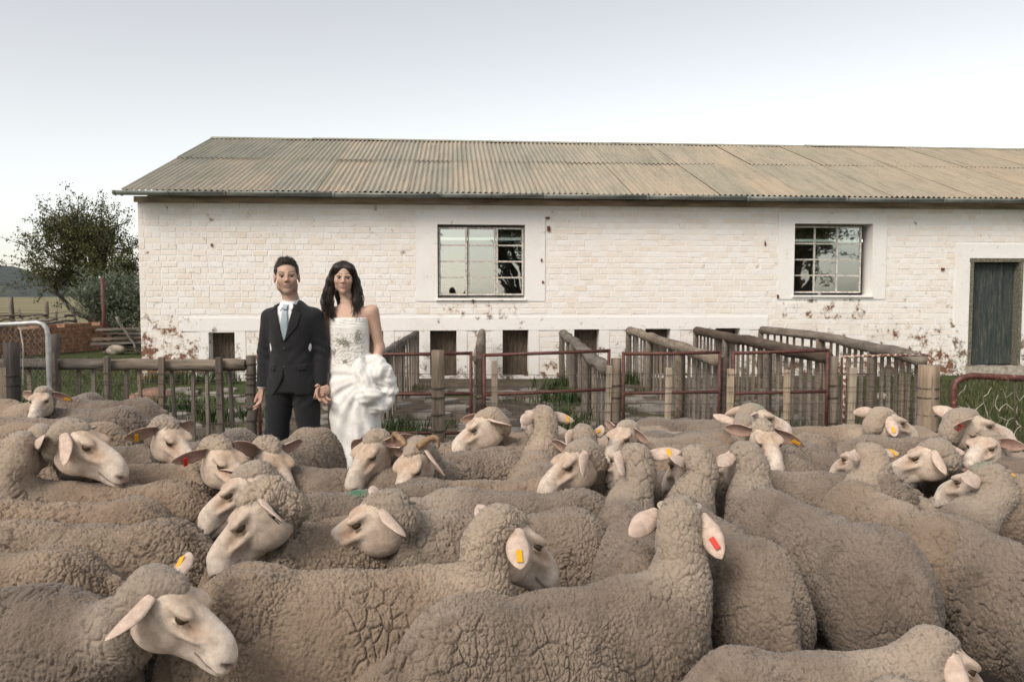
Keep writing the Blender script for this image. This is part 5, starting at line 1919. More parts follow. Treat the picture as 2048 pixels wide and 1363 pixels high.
def bride_hair_base(p):
    h = in_head(p, HbM, HbO, HbS)
    f = ell(h, (0, 0.020, 0.036), (0.084, 0.106, 0.090))
    f = smin(f, ell(h.mirx(), (0.040, -0.030, 0.070), (0.045, 0.050, 0.040)), 0.02)
    face = ell(h, (0.002, -0.125, -0.018), (0.0600, 0.115, 0.100))
    f = np.maximum(f, -face)
    f = np.maximum(f, (-0.11 - h.z))
    g = chain(h, [(-0.062, 0.0, 0.045), (-0.086, 0.0, -0.03), (-0.104, 0.0, -0.11), (-0.100, -0.02, -0.19), (-0.088, -0.045, -0.28)], [0.028, 0.036, 0.038, 0.030, 0.012], 0.03)
    g = smin(g, chain(h, [(0.064, 0.0, 0.045), (0.088, 0.005, -0.03), (0.104, 0.0, -0.10), (0.100, -0.035, -0.18), (0.092, -0.065, -0.265)], [0.028, 0.034, 0.036, 0.029, 0.010], 0.03), 0.02)
    g = smin(g, chain(h, [(0, 0.07, 0.0), (0, 0.075, -0.12), (0, 0.06, -0.22)], [0.06, 0.06, 0.04], 0.03), 0.02)
    face2 = ell(h, (0.002, -0.115, -0.030), (0.062, 0.085, 0.105))
    g = np.maximum(g, -face2)
    return smin(f, g, 0.02) * HbS


V, Q = surface(bride_hair_base, (-0.24, -0.18, 1.28), (0.17, 0.17, 1.78), 0.0055)
hb_ = MB(); hb_.add(V, Q)
for i in range(300):
    sx = -1 if i % 2 else 1
    cur = [(sx * 0.006, -0.020, 0.120), (sx * 0.066, -0.028, 0.080), (sx * 0.089, -0.018, -0.03), (sx * 0.112, -0.015, -0.11), (sx * 0.108, -0.045, -0.19), (sx * 0.090, -0.070, -0.27 - rg.uniform(0, .05))] if rg.random() < 0.7 else \
          [(sx * 0.01, 0.01, 0.122), (sx * 0.086, 0.01, 0.06), (sx * 0.112, 0.02, -0.04), (sx * 0.132, 0.01, -0.12), (sx * 0.128, -0.01, -0.19), (sx * 0.115, -0.03, -0.26 - rg.uniform(0, .03))]
    cur = np.array(cur)
    off = rg.normal(0, 1, 3) * [0.013, 0.016, 0.004]
    t = np.linspace(0, 5, 22)
    P = np.stack([np.interp(t, range(6), cur[:, k_]) for k_ in range(3)], 1) + off * np.linspace(0.15, 1.4, 22)[:, None]
    ph = rg.uniform(0, 6)
    P[:, 0] += 0.014 * np.sin(t * 2.6 + ph) * np.clip((t - 2) / 2, 0, 1); P[:, 1] += 0.007 * np.cos(t * 2.3 + ph) * np.clip((t - 2) / 2, 0, 1)
    P = HbO + (P * HbS) @ HbM.T
    hb_.tube(P, np.linspace(0.0030, 0.0012, 22), 4, False)
hb_.build('hair', HAIR_W, bride, True)
# ================================================================== SHEEP
ADAPT = True
if ADAPT:
    SC.cycles.feature_set = 'EXPERIMENTAL'
    SC.cycles.dicing_rate = 1.0
    SC.cycles.offscreen_dicing_scale = 8.0
    SC.cycles.max_subdivisions = 6
def wool_material():
    m = NM('wool')
    vec = m.coord('Object', (1, 1, 0.60), rnd=True)
    warp = m.n('ShaderNodeTexNoise'); warp.inputs['Scale'].default_value = 7; warp.inputs['Detail'].default_value = 2
    m.l(vec, warp.inputs['Vector'])
    ad = m.n('ShaderNodeVectorMath', _operation='MULTIPLY_ADD')
    m.l(warp.outputs['Color'], ad.inputs[0]); ad.inputs[1].default_value = (0.075, 0.075, 0.075); m.l(vec, ad.inputs[2])
    wv = ad.outputs[0]
    big = m.noise(vec, 3.0, 3, 0.55)
    small = m.voro(wv, 108, 'F1').outputs['Distance']
    large = m.voro(wv, 64, 'DISTANCE_TO_EDGE').outputs['Distance']
    deep = m.voro(wv, 23, 'DISTANCE_TO_EDGE').outputs['Distance']
    sh = m.math('SUBTRACT', 1.0, m.math('MULTIPLY', small, small))
    lh = m.ramp(large, [(0.0, 0.0), (0.05, 0.6), (0.15, 1.0)])
    dh = m.ramp(deep, [(0.0, 0.0), (0.030, 0.65), (0.09, 1.0)])
    patch = m.ramp(big, [(0.40, 0.15), (0.62, 0.95)])
    lmask = m.math('MAXIMUM', lh, m.math('SUBTRACT', 1.0, patch))
    dp = m.ramp(m.noise(vec, 4.7, 2, 0.5), [(0.50, 0.0), (0.62, 1.0)])
    dmask = m.math('MAXIMUM', dh, m.math('SUBTRACT', 1.0, dp))
    fz = m.noise(vec, 380, 2, 0.75)
    lump = m.noise(wv, 16, 2, 0.55)
    h = m.math('ADD', m.math('MULTIPLY', sh, 0.0065), m.math('MULTIPLY', lmask, 0.0105))
    h = m.math('ADD', h, m.math('MULTIPLY', dmask, 0.0165))
    h = m.math('ADD', h, m.math('MULTIPLY', fz, 0.0085))
    h = m.math('ADD', h, m.math('MULTIPLY', lump, 0.019))
    h = m.math('SUBTRACT', h, 0.037)
    dn = m.n('ShaderNodeDisplacement')
    dn.inputs['Midlevel'].default_value = 0.0; dn.inputs['Scale'].default_value = 1.0
    att = m.attr('fine')
    m.l(m.math('MULTIPLY', h, att.outputs['Fac']), dn.inputs['Height'])
    m.l(dn.outputs[0], m.o.inputs['Displacement'])
    m.m.displacement_method = 'DISPLACEMENT'
    oi = m.n('ShaderNodeObjectInfo')
    base = m.ramp(big, [(0.25, (0.185, 0.146, 0.113)), (0.5, (0.262, 0.211, 0.166)), (0.8, (0.355, 0.293, 0.234))])
    dirt = m.noise(vec, 8, 4, 0.65)
    c = m.mix(m.ramp(dirt, [(0.52, 0.0), (0.75, 0.6)]), base, (0.105, 0.080, 0.062))
    tone = m.ramp(oi.outputs['Random'], [(0, (0.74, 0.74, 0.76)), (0.5, (0.98, 0.96, 0.94)), (1, (1.20, 1.12, 1.02))])
    c = m.mix(1.0, c, tone, 'MULTIPLY')
    c = m.mix(1.0, c, m.ramp(fz, [(0.3, (0.80, 0.78, 0.76)), (0.7, (1.18, 1.18, 1.18))]), 'MULTIPLY')
    mk = m.attr('mark')
    c = m.mix(m.math('MULTIPLY', mk.outputs['Fac'], m.ramp(fz, [(0.3, 0.2), (0.6, 1.0)])), c, (0.03, 0.22, 0.12))
    pale = m.attr('pale')
    c = m.mix(pale.outputs['Fac'], c, (0.50, 0.415, 0.33))
    m.color(c)
    m.set(Roughness=0.95)
    m.b.inputs['Specular IOR Level'].default_value = 0.08
    m.b.inputs['Sheen Weight'].default_value = 0.3
    m.b.inputs['Sheen Roughness'].default_value = 0.5
    return m.m


def face_material():
    m = NM('sheep_skin')
    vec = m.coord('Object', (1, 1, 1), rnd=True)
    at_ = m.attr('col')
    n = m.noise(vec, 45, 5, 0.6)
    n2 = m.noise(vec, 300, 3, 0.7)
    c = m.mix(1.0, at_.outputs['Color'], m.ramp(n, [(0.3, (0.76, 0.72, 0.68)), (0.65, (1.08, 1.07, 1.06))]), 'MULTIPLY')
    m.color(c)
    m.set(Roughness=0.72)
    m.b.inputs['Specular IOR Level'].default_value = 0.25
    m.b.inputs['Sheen Weight'].default_value = 0.15
    m.bump(m.math('ADD', m.math('MULTIPLY', n2, 0.5), n), 0.6, 0.006)
    return m.m


def fibre_material():
    m = NM('wool_fibre')
    g_ = m.n('ShaderNodeNewGeometry')
    c = m.ramp(g_.outputs['Random Per Island'], [(0.0, (0.19, 0.152, 0.119)), (0.5, (0.29, 0.238, 0.191)), (1.0, (0.42, 0.355, 0.29))])
    c = m.mix(m.attr('pale').outputs['Fac'], c, (0.50, 0.415, 0.33))
    m.color(c)
    vt = m.n('ShaderNodeVectorTransform'); vt.vector_type = 'NORMAL'; vt.convert_from = 'OBJECT'; vt.convert_to = 'WORLD'
    m.l(m.attr('nrm').outputs['Vector'], vt.inputs[0])
    m.l(vt.outputs[0], m.b.inputs['Normal'])
    m.set(Roughness=0.9); m.b.inputs['Specular IOR Level'].default_value = 0.1
    return m.m


WOOL, FACE, FIBRE = wool_material(), face_material(), fibre_material()
EYE = NM('sheep_eye').color((0.060, 0.036, 0.016)).set(Roughness=0.05).m
_e = NM('sheep_eye_amber'); 
HORN = simple('horn', (0.30, 0.19, 0.10), 0.55, 0.3, 60, 0.6, stretch=(1, 1, 1))
TAGM = {'yellow': simple('tag_yellow', (0.80, 0.42, 0.015), 0.45, 0.06, 30), 'red': simple('tag_red', (0.62, 0.035, 0.02), 0.45, 0.06, 30), 'black': simple('tag_black', (0.02, 0.022, 0.028), 0.4, 0.06, 30)}


def head_field(p):
    q = p.mirror()
    f = ell(p, (0.024, 0, 0.0), (0.066, 0.060, 0.060))
    f = smin(f, cone(p, (0.055, 0, 0.014), (0.205, 0, -0.022), 0.055, 0.034), 0.03)
    f = smin(f, ell(p, (0.15, 0, 0.010), (0.085, 0.030, 0.030)), 0.03)
    f = smin(f, ell(p, (0.228, 0, -0.036), (0.036, 0.040, 0.037)), 0.025)
    f = smin(f, ell(q, (0.242, 0.016, -0.050), (0.022, 0.020, 0.014)), 0.012)
    f = smin(f, ell(p, (0.228, 0, -0.071), (0.030, 0.024, 0.013)), 0.010)
    f = smin(f, cone(p, (0.040, 0, -0.066), (0.19, 0, -0.066), 0.044, 0.019), 0.03)
    f = smin(f, ell(q, (0.055, 0.036, -0.052), (0.058, 0.028, 0.050)), 0.03)
    f = smin(f, cone(p, (0.005, 0, -0.068), (0.045, 0, -0.06), 0.036, 0.042), 0.03)
    f = smin(f, ell(q, (0.090, 0.047, 0.044), (0.036, 0.020, 0.013)), 0.018)
    f = smin(f, ell(q, (0.120, 0.045, -0.006), (0.045, 0.012, 0.009)), 0.02)
    f = smax(f, -ell(q, (0.140, 0.052, 0.012), (0.030, 0.012, 0.008)), 0.02)
    f = smax(f, -ell(q, (0.101, 0.066, 0.024), (0.0165, 0.012, 0.0088)), 0.006)
    f = smin(f, ell(q, (0.098, 0.0525, 0.0335), (0.0185, 0.0085, 0.0042)), 0.005)
    f = smin(f, ell(q, (0.102, 0.0525, 0.0150), (0.0165, 0.0075, 0.0035)), 0.005)
    f = smax(f, -chain(q, [(0.263, 0.009, -0.041), (0.256, 0.020, -0.033), (0.243, 0.031, -0.030)], [0.0040, 0.0058, 0.0045], 0.003), 0.005)
    f = smax(f, -cone(p, (0.272, 0, -0.044), (0.262, 0, -0.060), 0.0030, 0.0035), 0.004)
    f = smax(f, -chain(q, [(0.262, 0.0, -0.061), (0.250, 0.020, -0.061), (0.215, 0.036, -0.058), (0.165, 0.044, -0.048)], [0.0034, 0.0036, 0.0034, 0.0025], 0.003), 0.006)
    return f


def head_colors(V):
    x, y, z = V[:, 0], np.abs(V[:, 1]), V[:, 2]
    def g(cx, cy, cz, s): return np.exp(-(((x - cx) / s[0]) ** 2 + ((y - cy) / s[1]) ** 2 + ((z - cz) / s[2]) ** 2))
    n = np.sin(x * 61 + z * 43) * np.sin(y * 71 + x * 23) * 0.5 + 0.5
    c = np.tile(np.array([0.69, 0.585, 0.485]), (len(V), 1))
    def mix(w_, col):
        w__ = np.clip(w_, 0, 1)[:, None]
        c[:] = c * (1 - w__) + np.array(col) * w__
    mix(0.85 * g(0.19, 0, -0.01, (0.07, 0.03, 0.05)), (0.77, 0.70, 0.63))
    mix(0.80 * g(0.215, 0.03, -0.05, (0.05, 0.05, 0.04)), (0.75, 0.67, 0.60))
    mix(0.90 * g(0.095, 0.030, 0.058, (0.045, 0.032, 0.030)) * (0.55 + 0.6 * n), (0.42, 0.235, 0.115))
    mix(0.75 * g(0.140, 0.045, 0.012, (0.040, 0.030, 0.028)), (0.40, 0.225, 0.125))
    mix(0.55 * g(0.05, 0.06, -0.05, (0.06, 0.05, 0.06)), (0.48, 0.345, 0.265))
    mix(0.40 * g(0.11, 0.05, -0.08, (0.08, 0.05, 0.03)), (0.44, 0.33, 0.26))
    mix(0.9 * g(0.270, 0.0, -0.042, (0.020, 0.034, 0.019)), (0.33, 0.155, 0.125))
    mix(0.97 * g(0.254, 0.021, -0.033, (0.013, 0.013, 0.0085)), (0.035, 0.016, 0.013))
    ml = np.interp(x, [0.165, 0.215, 0.25, 0.265], [-0.048, -0.058, -0.061, -0.061])
    mix(0.85 * np.exp(-((z - ml) / 0.0042) ** 2) * (x > 0.165), (0.13, 0.065, 0.052))
    re = np.sqrt((x - 0.101) ** 2 + ((z - 0.0245) * 1.7) ** 2)
    mix(0.96 * np.exp(-(np.maximum(re - 0.0140, 0) / 0.0024) ** 2) * (y > 0.035), (0.040, 0.026, 0.020))
    mix(0.55 * np.exp(-(((x - 0.124) / 0.010) ** 2 + ((z - 0.014 + (x - 0.126) * 0.4) / 0.0035) ** 2)) * (y > 0.03), (0.10, 0.055, 0.04))
    return c


_heads = {}


def head_template(cell):
    if cell not in _heads:
        V, Q = surface(head_field, (-0.19, -0.10, -0.15), (0.29, 0.10, 0.10), cell)
        _heads[cell] = (V, Q, head_colors(V))
    return _heads[cell]


_es = None


def eye_mesh():
    global _es
    if _es is None:
        bm = bmesh.new()
        bmesh.ops.create_uvsphere(bm, u_segments=16, v_segments=10, radius=1.0)
        _es = bpy.data.meshes.new('eye'); bm.to_mesh(_es); bm.free()
        _es.polygons.foreach_set('use_smooth', np.ones(len(_es.polygons), dtype=bool))
        _es.materials.append(EYE)
    return _es


def ear_geo(base, d, up, L, Wd, curl=0.35, nu=12, nv=9):
    """leaf-shaped cupped ear: verts, quads, colours; also frame at the tag place"""
    d = np.array(d, dtype=float); d /= np.linalg.norm(d)
    e2 = np.array(up, dtype=float); e2 -= d * np.dot(e2, d); e2 /= np.linalg.norm(e2) + 1e-9
    e3 = np.cross(d, e2)
    us, vs = np.linspace(0, 1, nu), np.linspace(-1, 1, nv)
    prof = np.interp(us, [0, .15, .4, .65, .85, .95, 1], [.55, .72, 1.0, .92, .60, .32, .06])
    G = np.zeros((nu, nv, 3)); B = np.zeros((nu, nv, 3))
    for i, u in enumerate(us):
        wv = Wd * prof[i]
        ang = (1.25 - 0.75 * u) * 0.9
        th = vs * ang
        rad = wv / max(math.sin(ang), 0.3)
        c = base + d * (L * u) - np.array([0, 0, 1.0]) * (curl * 0.25 * L * u * u)
        G[i] = c + np.outer(np.sin(th) * rad, e2) + np.outer((1 - np.cos(th)) * rad, e3)
        t = 0.0042 * (1 - 0.5 * u) + 0.010 * max(0, 0.3 - u)
        B[i] = G[i] - np.outer(np.cos(th), e3) * t + np.outer(np.sin(th), e2) * t
    mb = MB()
    V = np.concatenate([G.reshape(-1, 3), B.reshape(-1, 3)])
    o = nu * nv
    Q = []
    for i in range(nu - 1):
        for j in range(nv - 1):
            a, b, c_, d_ = i * nv + j, i * nv + j + 1, (i + 1) * nv + j + 1, (i + 1) * nv + j
            Q.append((a, b, c_, d_)); Q.append((d_ + o, c_ + o, b + o, a + o))
    for i in range(nu - 1):
        a, b = i * nv, (i + 1) * nv
        Q.append((a, b, b + o, a + o))
        a, b = i * nv + nv - 1, (i + 1) * nv + nv - 1
        Q.append((b, a, a + o, b + o))
    for j in range(nv - 1):
        a, b = (nu - 1) * nv + j, (nu - 1) * nv + j + 1
        Q.append((a, b, b + o, a + o))
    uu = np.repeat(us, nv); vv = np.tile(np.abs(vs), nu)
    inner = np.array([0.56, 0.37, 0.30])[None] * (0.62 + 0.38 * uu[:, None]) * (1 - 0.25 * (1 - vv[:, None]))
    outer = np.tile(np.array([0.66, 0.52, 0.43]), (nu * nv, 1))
    k = int(0.66 * (nu - 1))
    return V, np.array(Q), np.concatenate([inner, outer]), (G[k].mean(0), d, e2, e3)


def rotz(a): return np.array([[math.cos(a), -math.sin(a), 0], [math.sin(a), math.cos(a), 0], [0, 0, 1]])


NSHEEP = 0
STATS = []


def sheep(label, body, head=None, ears=(None, None), tags=(None, None), k=0.95, hk=1.0, dY=0.0, Yh=None, roll=0.0, horns=False,
          mark=None, pale=0.0, name='sheep', wid=1.0, cat='sheep', fine=1.0, hair=1.0, neck=1.0):
    """body: (px, py, yaw) with py on the middle of the back, or (px, None, yaw, Y); head: (poll px, py, nose px, py, toward/away sign)"""
    global NSHEEP
    hk = hk * 1.06
    NSHEEP += 1
    rg = np.random.default_rng(100 + NSHEEP)
    hb = 0.735 * k
    yaw = R(body[2])
    if body[1] is not None:
        P = at_z(body[0], body[1], hb)
        if len(body) > 3: P = at(body[0], body[1], body[3])
    else:
        P = at(body[0], 600, body[3])
    ox, oy = P.x, P.y
    root = empty(name, (ox, oy, 0), yaw)
    tag(root, label, cat, 'flock of sheep crowding the yard')
    Rb = rotz(yaw)
    dist = max(oy, 1.5)
    # ---- head frame in sheep space
    fw = np.array([math.cos(yaw), math.sin(yaw)])
    if head is None:
        h0 = np.array([ox, oy, 0]) + Rb @ np.array([0.62, 0.02, 0.50]) * k
        hx = Rb @ np.array([0.75, 0.1, -0.65])
    else:
        yh = Yh if Yh is not None else oy + fw[1] * 0.58 * k + dY
        a, b = at(head[0], head[1], yh), at(head[2], head[3], yh)
        h0 = np.array(a)
        dx = np.array(b) - h0
        L = 0.262 * hk
        pr = math.hypot(dx[0], dx[2])
        if pr > L * 0.985:
            dx = dx * (L * 0.985 / pr); pr = L * 0.985
        dx[1] = head[4] * math.sqrt(max(L * L - pr * pr, 0))
        hx = dx
    hx = hx / np.linalg.norm(hx)
    hy = np.cross([0, 0, 1.0], hx); hy /= np.linalg.norm(hy)
    hz = np.cross(hx, hy)
    if roll:
        c_, s_ = math.cos(R(roll)), math.sin(R(roll))
        hy, hz = hy * c_ + hz * s_, hz * c_ - hy * s_
    H = np.stack([hx, hy, hz], 1)
    if head is not None: h0 = h0 - hz * 0.030 * hk - hx * 0.004
    Hl = Rb.T @ H
    hl = Rb.T @ (h0 - np.array([ox, oy, 0]))
    # ---- fleece
    A = np.array([0.31, 0, 0.50]) * k
    Bn = hl + Hl @ (np.array([-0.028, 0, -0.045]) * hk)
    dn = np.linalg.norm(Bn - A)
    STATS.append((label[:40], round(oy, 2), round(dn, 2)))
    ctrl = (A + Bn) / 2 + np.array([0.10, 0, -0.015]) * k * min(1, dn / 0.3)
    npts, nr = [], []
    for t in np.linspace(0, 1, 6):
        npts.append(tuple((1 - t) ** 2 * A + 2 * t * (1 - t) * ctrl + t * t * Bn))
        nr.append(((1 - t) * 0.134 + t * 0.057) * (0.55 * k + 0.45 * hk) * neck)
    wf = 0.80 * wid * rg.uniform(0.95, 1.06)

    def fleece(p):
        q = Pt(p.x / k, p.y / (k * wf), p.z / k)
        m_ = q.mirror()
        f = chain(q, [(-0.33, 0, 0.485), (-0.02, 0, 0.452), (0.27, 0, 0.475)], [0.205, 0.222, 0.195], 0.08)
        f = smin(f, ell(m_, (-0.33, 0.085, 0.46), (0.17, 0.135, 0.20)), 0.06)
        f = smin(f, ell(m_, (-0.30, 0.06, 0.635), (0.09, 0.065, 0.055)), 0.09)
        f = smin(f, cone(m_, (-0.35, 0.105, 0.42), (-0.38, 0.10, 0.25), 0.125, 0.08), 0.06)
        f = smin(f, cone(q, (-0.51, 0, 0.57), (-0.565, 0, 0.36), 0.045, 0.042), 0.025)
        f = smin(f, ell(m_, (0.26, 0.085, 0.44), (0.15, 0.125, 0.20)), 0.06)
        f = smin(f, ell(q, (0.37, 0, 0.40), (0.14, 0.14, 0.16)), 0.06)
        f = smin(f, ell(q, (0.24, 0, 0.625), (0.14, 0.07, 0.07)), 0.09)
        f = smin(f, cone(m_, (0.28, 0.10, 0.33), (0.28, 0.095, 0.21), 0.085, 0.06), 0.05)
        f = smin(f, chain(m_, [(-0.38, 0.105, 0.27), (-0.435, 0.105, 0.22), (-0.39, 0.105, 0.10), (-0.375, 0.105, 0.02)], [0.055, 0.036, 0.026, 0.032], 0.02), 0.03)
        f = smin(f, chain(m_, [(0.285, 0.10, 0.24), (0.29, 0.10, 0.19), (0.285, 0.10, 0.10), (0.30, 0.10, 0.02)], [0.05, 0.034, 0.026, 0.032], 0.02), 0.03)
        f = np.maximum(f, 0.0 - q.z)
        f = f * k
        f = smin(f, chain(p, npts, nr, 0.02), 0.055)
        ph = p.loc((Hl, hl))
        ph = Pt(ph.x / hk, ph.y / hk, ph.z / hk)
        g = ell(ph, (-0.012, 0, 0.026), (0.060, 0.060, 0.052))
        g = smin(g, ell(ph, (0.026, 0, 0.062), (0.042, 0.034, 0.022)), 0.02)
        g = smin(g, ell(ph, (-0.038, 0, -0.035), (0.042, 0.060, 0.070)), 0.03)
        f = smin(f, g * hk, 0.025)
        return smax(f, -0.9 * hk * cone(ph, (0.092, 0, -0.05), (0.22, 0, -0.03), 0.085, 0.10), 0.02)

    cell = min(max(dist * 0.0050, 0.012), 0.019)
    pts = np.array(npts + [tuple(hl)])
    lo = np.minimum(np.array([-0.66, -0.27, 0.14]) * k, pts.min(0) - 0.19)
    hi = np.maximum(np.array([0.60, 0.27, 0.76]) * k, pts.max(0) + 0.19)
    lo[2] = -cell * 1.3
    V, Q = surface(fleece, lo, hi, cell)
    mk = np.zeros(len(V))
    if mark is not None:
        c = (hl + Hl @ (np.array(mark) * hk)) if len(mark) == 3 else np.array([mark[0], mark[1], 0.70]) * k
        mk = np.clip(1.4 - np.linalg.norm((V - c) * [1, 1, 0.6], axis=1) / 0.040, 0, 1)
    nearhead = np.clip(1.2 - np.linalg.norm(V - hl, axis=1) / 0.24, 0, 0.42)
    pl = np.clip(nearhead + pale, 0, 1)
    me = np_mesh('body', V, Q, True, {'mark': mk, 'pale': pl, 'fine': fine * np.clip(V[:, 2] / (0.22 * k) - 0.4, 0.05, 1) * np.clip(np.linalg.norm(V - hl, axis=1) / 0.22 - 0.05, 0.55, 1)})
    fl = link('body', me, WOOL, root)
    if ADAPT:
        md = fl.modifiers.new('subdivision', 'SUBSURF')
        md.subdivision_type = 'SIMPLE'; md.levels = 0; md.render_levels = 0
        fl.cycles.use_adaptive_subdivision = True
        fl.cycles.dicing_rate = 1.0
    if dist < 4.6:
        nf = 19000 if dist < 3.2 else 9500
        vi = rg.integers(0, len(V), nf)
        Pf = V[vi] + rg.uniform(-0.5, 0.5, (nf, 3)) * cell
        Pf = Pf[Pf[:, 2] > 0.30 * k].astype(np.float32)
        e = np.float32(0.004)
        f0 = fleece(Pt(Pf[:, 0], Pf[:, 1], Pf[:, 2]))
        gr = np.stack([fleece(Pt(Pf[:, 0] + e, Pf[:, 1], Pf[:, 2])) - f0, fleece(Pt(Pf[:, 0], Pf[:, 1] + e, Pf[:, 2])) - f0, fleece(Pt(Pf[:, 0], Pf[:, 1], Pf[:, 2] + e)) - f0], 1)
        nn = gr / (np.linalg.norm(gr, axis=1)[:, None] + 1e-9)
        Pf = Pf - nn * f0[:, None]
        m = len(Pf)
        tg = rg.normal(0, 1, (m, 3)); tg -= nn * (tg * nn).sum(1)[:, None]; tg /= np.linalg.norm(tg, axis=1)[:, None] + 1e-9
        bt = np.cross(nn, tg)
        ln = rg.uniform(0.008, 0.024, m)[:, None] * (0.5 + 0.5 * fine)
        wd = 0.0009 * max(dist / 2.2, 1)
        gs = 0.020
        cid = np.floor(Pf / gs)
        hsh = np.sin(cid @ np.array([[12.9898, 78.233, 37.719]]).T * 1.0)
        cen = (cid + 0.5 + 0.35 * np.concatenate([np.sin(hsh * 911.0), np.sin(hsh * 577.0), np.sin(hsh * 313.0)], 1)) * gs
        pull = cen - Pf; pull -= nn * (pull * nn).sum(1)[:, None]
        r0 = Pf - nn * 0.006
        tip = Pf + nn * ln + tg * ln * rg.uniform(0.0, 0.45, m)[:, None] + pull * 0.55 - np.array([0, 0, 0.003])
        Vf = np.stack([r0 - bt * wd, r0 + bt * wd, tip], 1).reshape(-1, 3)
        Tf = np.arange(m)[:, None] * 3 + np.array([[0, 1, 2]])
        mef = np_mesh('loose_wool', Vf, Tf, True, {'nrm': np.repeat(nn, 3, axis=0), 'pale': np.repeat(np.full(m, pale) + np.clip(1.2 - np.linalg.norm(Pf - hl, axis=1) / 0.24, 0, 0.42), 3)})
        fo = link('loose_wool', mef, FIBRE, root); fo['kind'] = 'stuff'
    # ---- head with ears, eyes, tags
    hcell = min(max(dist * 0.0016, 0.0035), 0.0075)
    hcell = round(hcell / 0.0005) * 0.0005
    Vh, Qh, Ch = head_template(hcell)
    sv = np.array([rg.uniform(0.96, 1.04), rg.uniform(0.94, 1.05), rg.uniform(0.95, 1.06)]); sv[0] = 1.0
    tanv = rg.uniform(0.0, 0.9)
    Cv = Ch * (1 - 0.35 * tanv) + (0.68, 0.59, 0.50) * np.clip((Ch.mean(1, keepdims=True) - 0.2) * 6, 0, 1) * 0.35 * tanv + Ch * 0.35 * tanv * (1 - np.clip((Ch.mean(1, keepdims=True) - 0.2) * 6, 0, 1))
    me = np_mesh('head', hl + (Vh * sv * hk) @ Hl.T, Qh, True, {'col': Cv * rg.uniform(0.92, 1.06)})
    hd = link('head', me, FACE, root)
    ear_frames = []
    for si, sgn in enumerate((1, -1)):
        base = hl + Hl @ (np.array([0.002, sgn * 0.056, 0.032]) * hk)
        es = ears[si]
        eL, eW = 0.134 * hk, 0.032 * hk * rg.uniform(0.9, 1.12)
        if es is None:
            dd = Hl @ np.array([-0.30 + rg.uniform(-.15, .1), sgn * 1.0, -0.15 + rg.uniform(-.2, .1)])
        elif len(es) == 2:
            bw = np.array([ox, oy, 0]) + Rb @ base
            tp = np.array(at(es[0], es[1], bw[1]))
            v = tp - bw
            pr = math.hypot(v[0], v[2])
            v[1] = math.copysign(math.sqrt(max(eL * eL - pr * pr, 0.0)), (H @ np.array([-0.3, sgn, 0]))[1])
            if pr > eL: eL = min(pr, eL * 1.2)
            dd = Rb.T @ v
        else:
            dd = Hl @ np.array([es[0], sgn * es[1], es[2]])
        upv = Hl @ np.array([0.75 if (head is None or head[4] > -0.5) else 0.0, 0, 1.0]) * sgn
        Ve, Qe, Ce, fr = ear_geo(base, dd, upv, eL, eW, curl=rg.uniform(0.1, 0.7))
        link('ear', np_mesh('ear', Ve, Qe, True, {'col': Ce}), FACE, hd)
        ear_frames.append(fr)
    for sgn in (1, -1):
        c = hl + Hl @ (np.array([0.100, sgn * 0.0480, 0.0243]) * sv * hk)
        e = link('eye', eye_mesh(), None, hd)
        M = np.eye(4); M[:3, :3] = Hl @ np.diag([0.0160, 0.0120, 0.0125]) * hk; M[:3, 3] = c
        e.matrix_local = Matrix(M.tolist())
    for fr, tg in zip(ear_frames, tags):
        if not tg: continue
        c, d, e2, e3 = fr
        if abs(d[2]) > 0.30: d, e2 = e2, (d if d[2] > 0 else -d)
        if e2[2] < 0: e2, d = -e2, -d
        M = np.eye(4); M[:3, 0], M[:3, 1], M[:3, 2], M[:3, 3] = d, e3, e2, c - e2 * 0.006 * hk
        mb = MB()
        mb.box((-0.008 * hk, -0.012, -0.026 * hk), (0.008 * hk, -0.0085, 0.016 * hk), M, bevel=0.0012)
        mb.box((-0.008 * hk, 0.0095, -0.026 * hk), (0.008 * hk, 0.013, 0.016 * hk), M, bevel=0.0012)
        mb.box((-0.004, -0.009, -0.004), (0.004, 0.010, 0.004), M)
        mb.build('ear_tag', TAGM[tg], hd)
    if horns:
        for sgn in (1, -1):
            t = np.linspace(0, 1, 14)
            P3 = np.stack([0.010 - 0.045 * np.sin(t * 2.6), sgn * (0.030 + 0.085 * np.sin(t * 1.7)), 0.070 + 0.030 * np.sin(t * 2.6) - 0.035 * t * t], 1) * hk
            mb = MB(); mb.tube(hl + P3 @ Hl.T, (0.0135 * (1 - t) ** 0.6 + 0.003) * hk * (1 + 0.06 * np.sin(t * 60)), 10)
            mb.build('horn', HORN, hd, True)
    return root
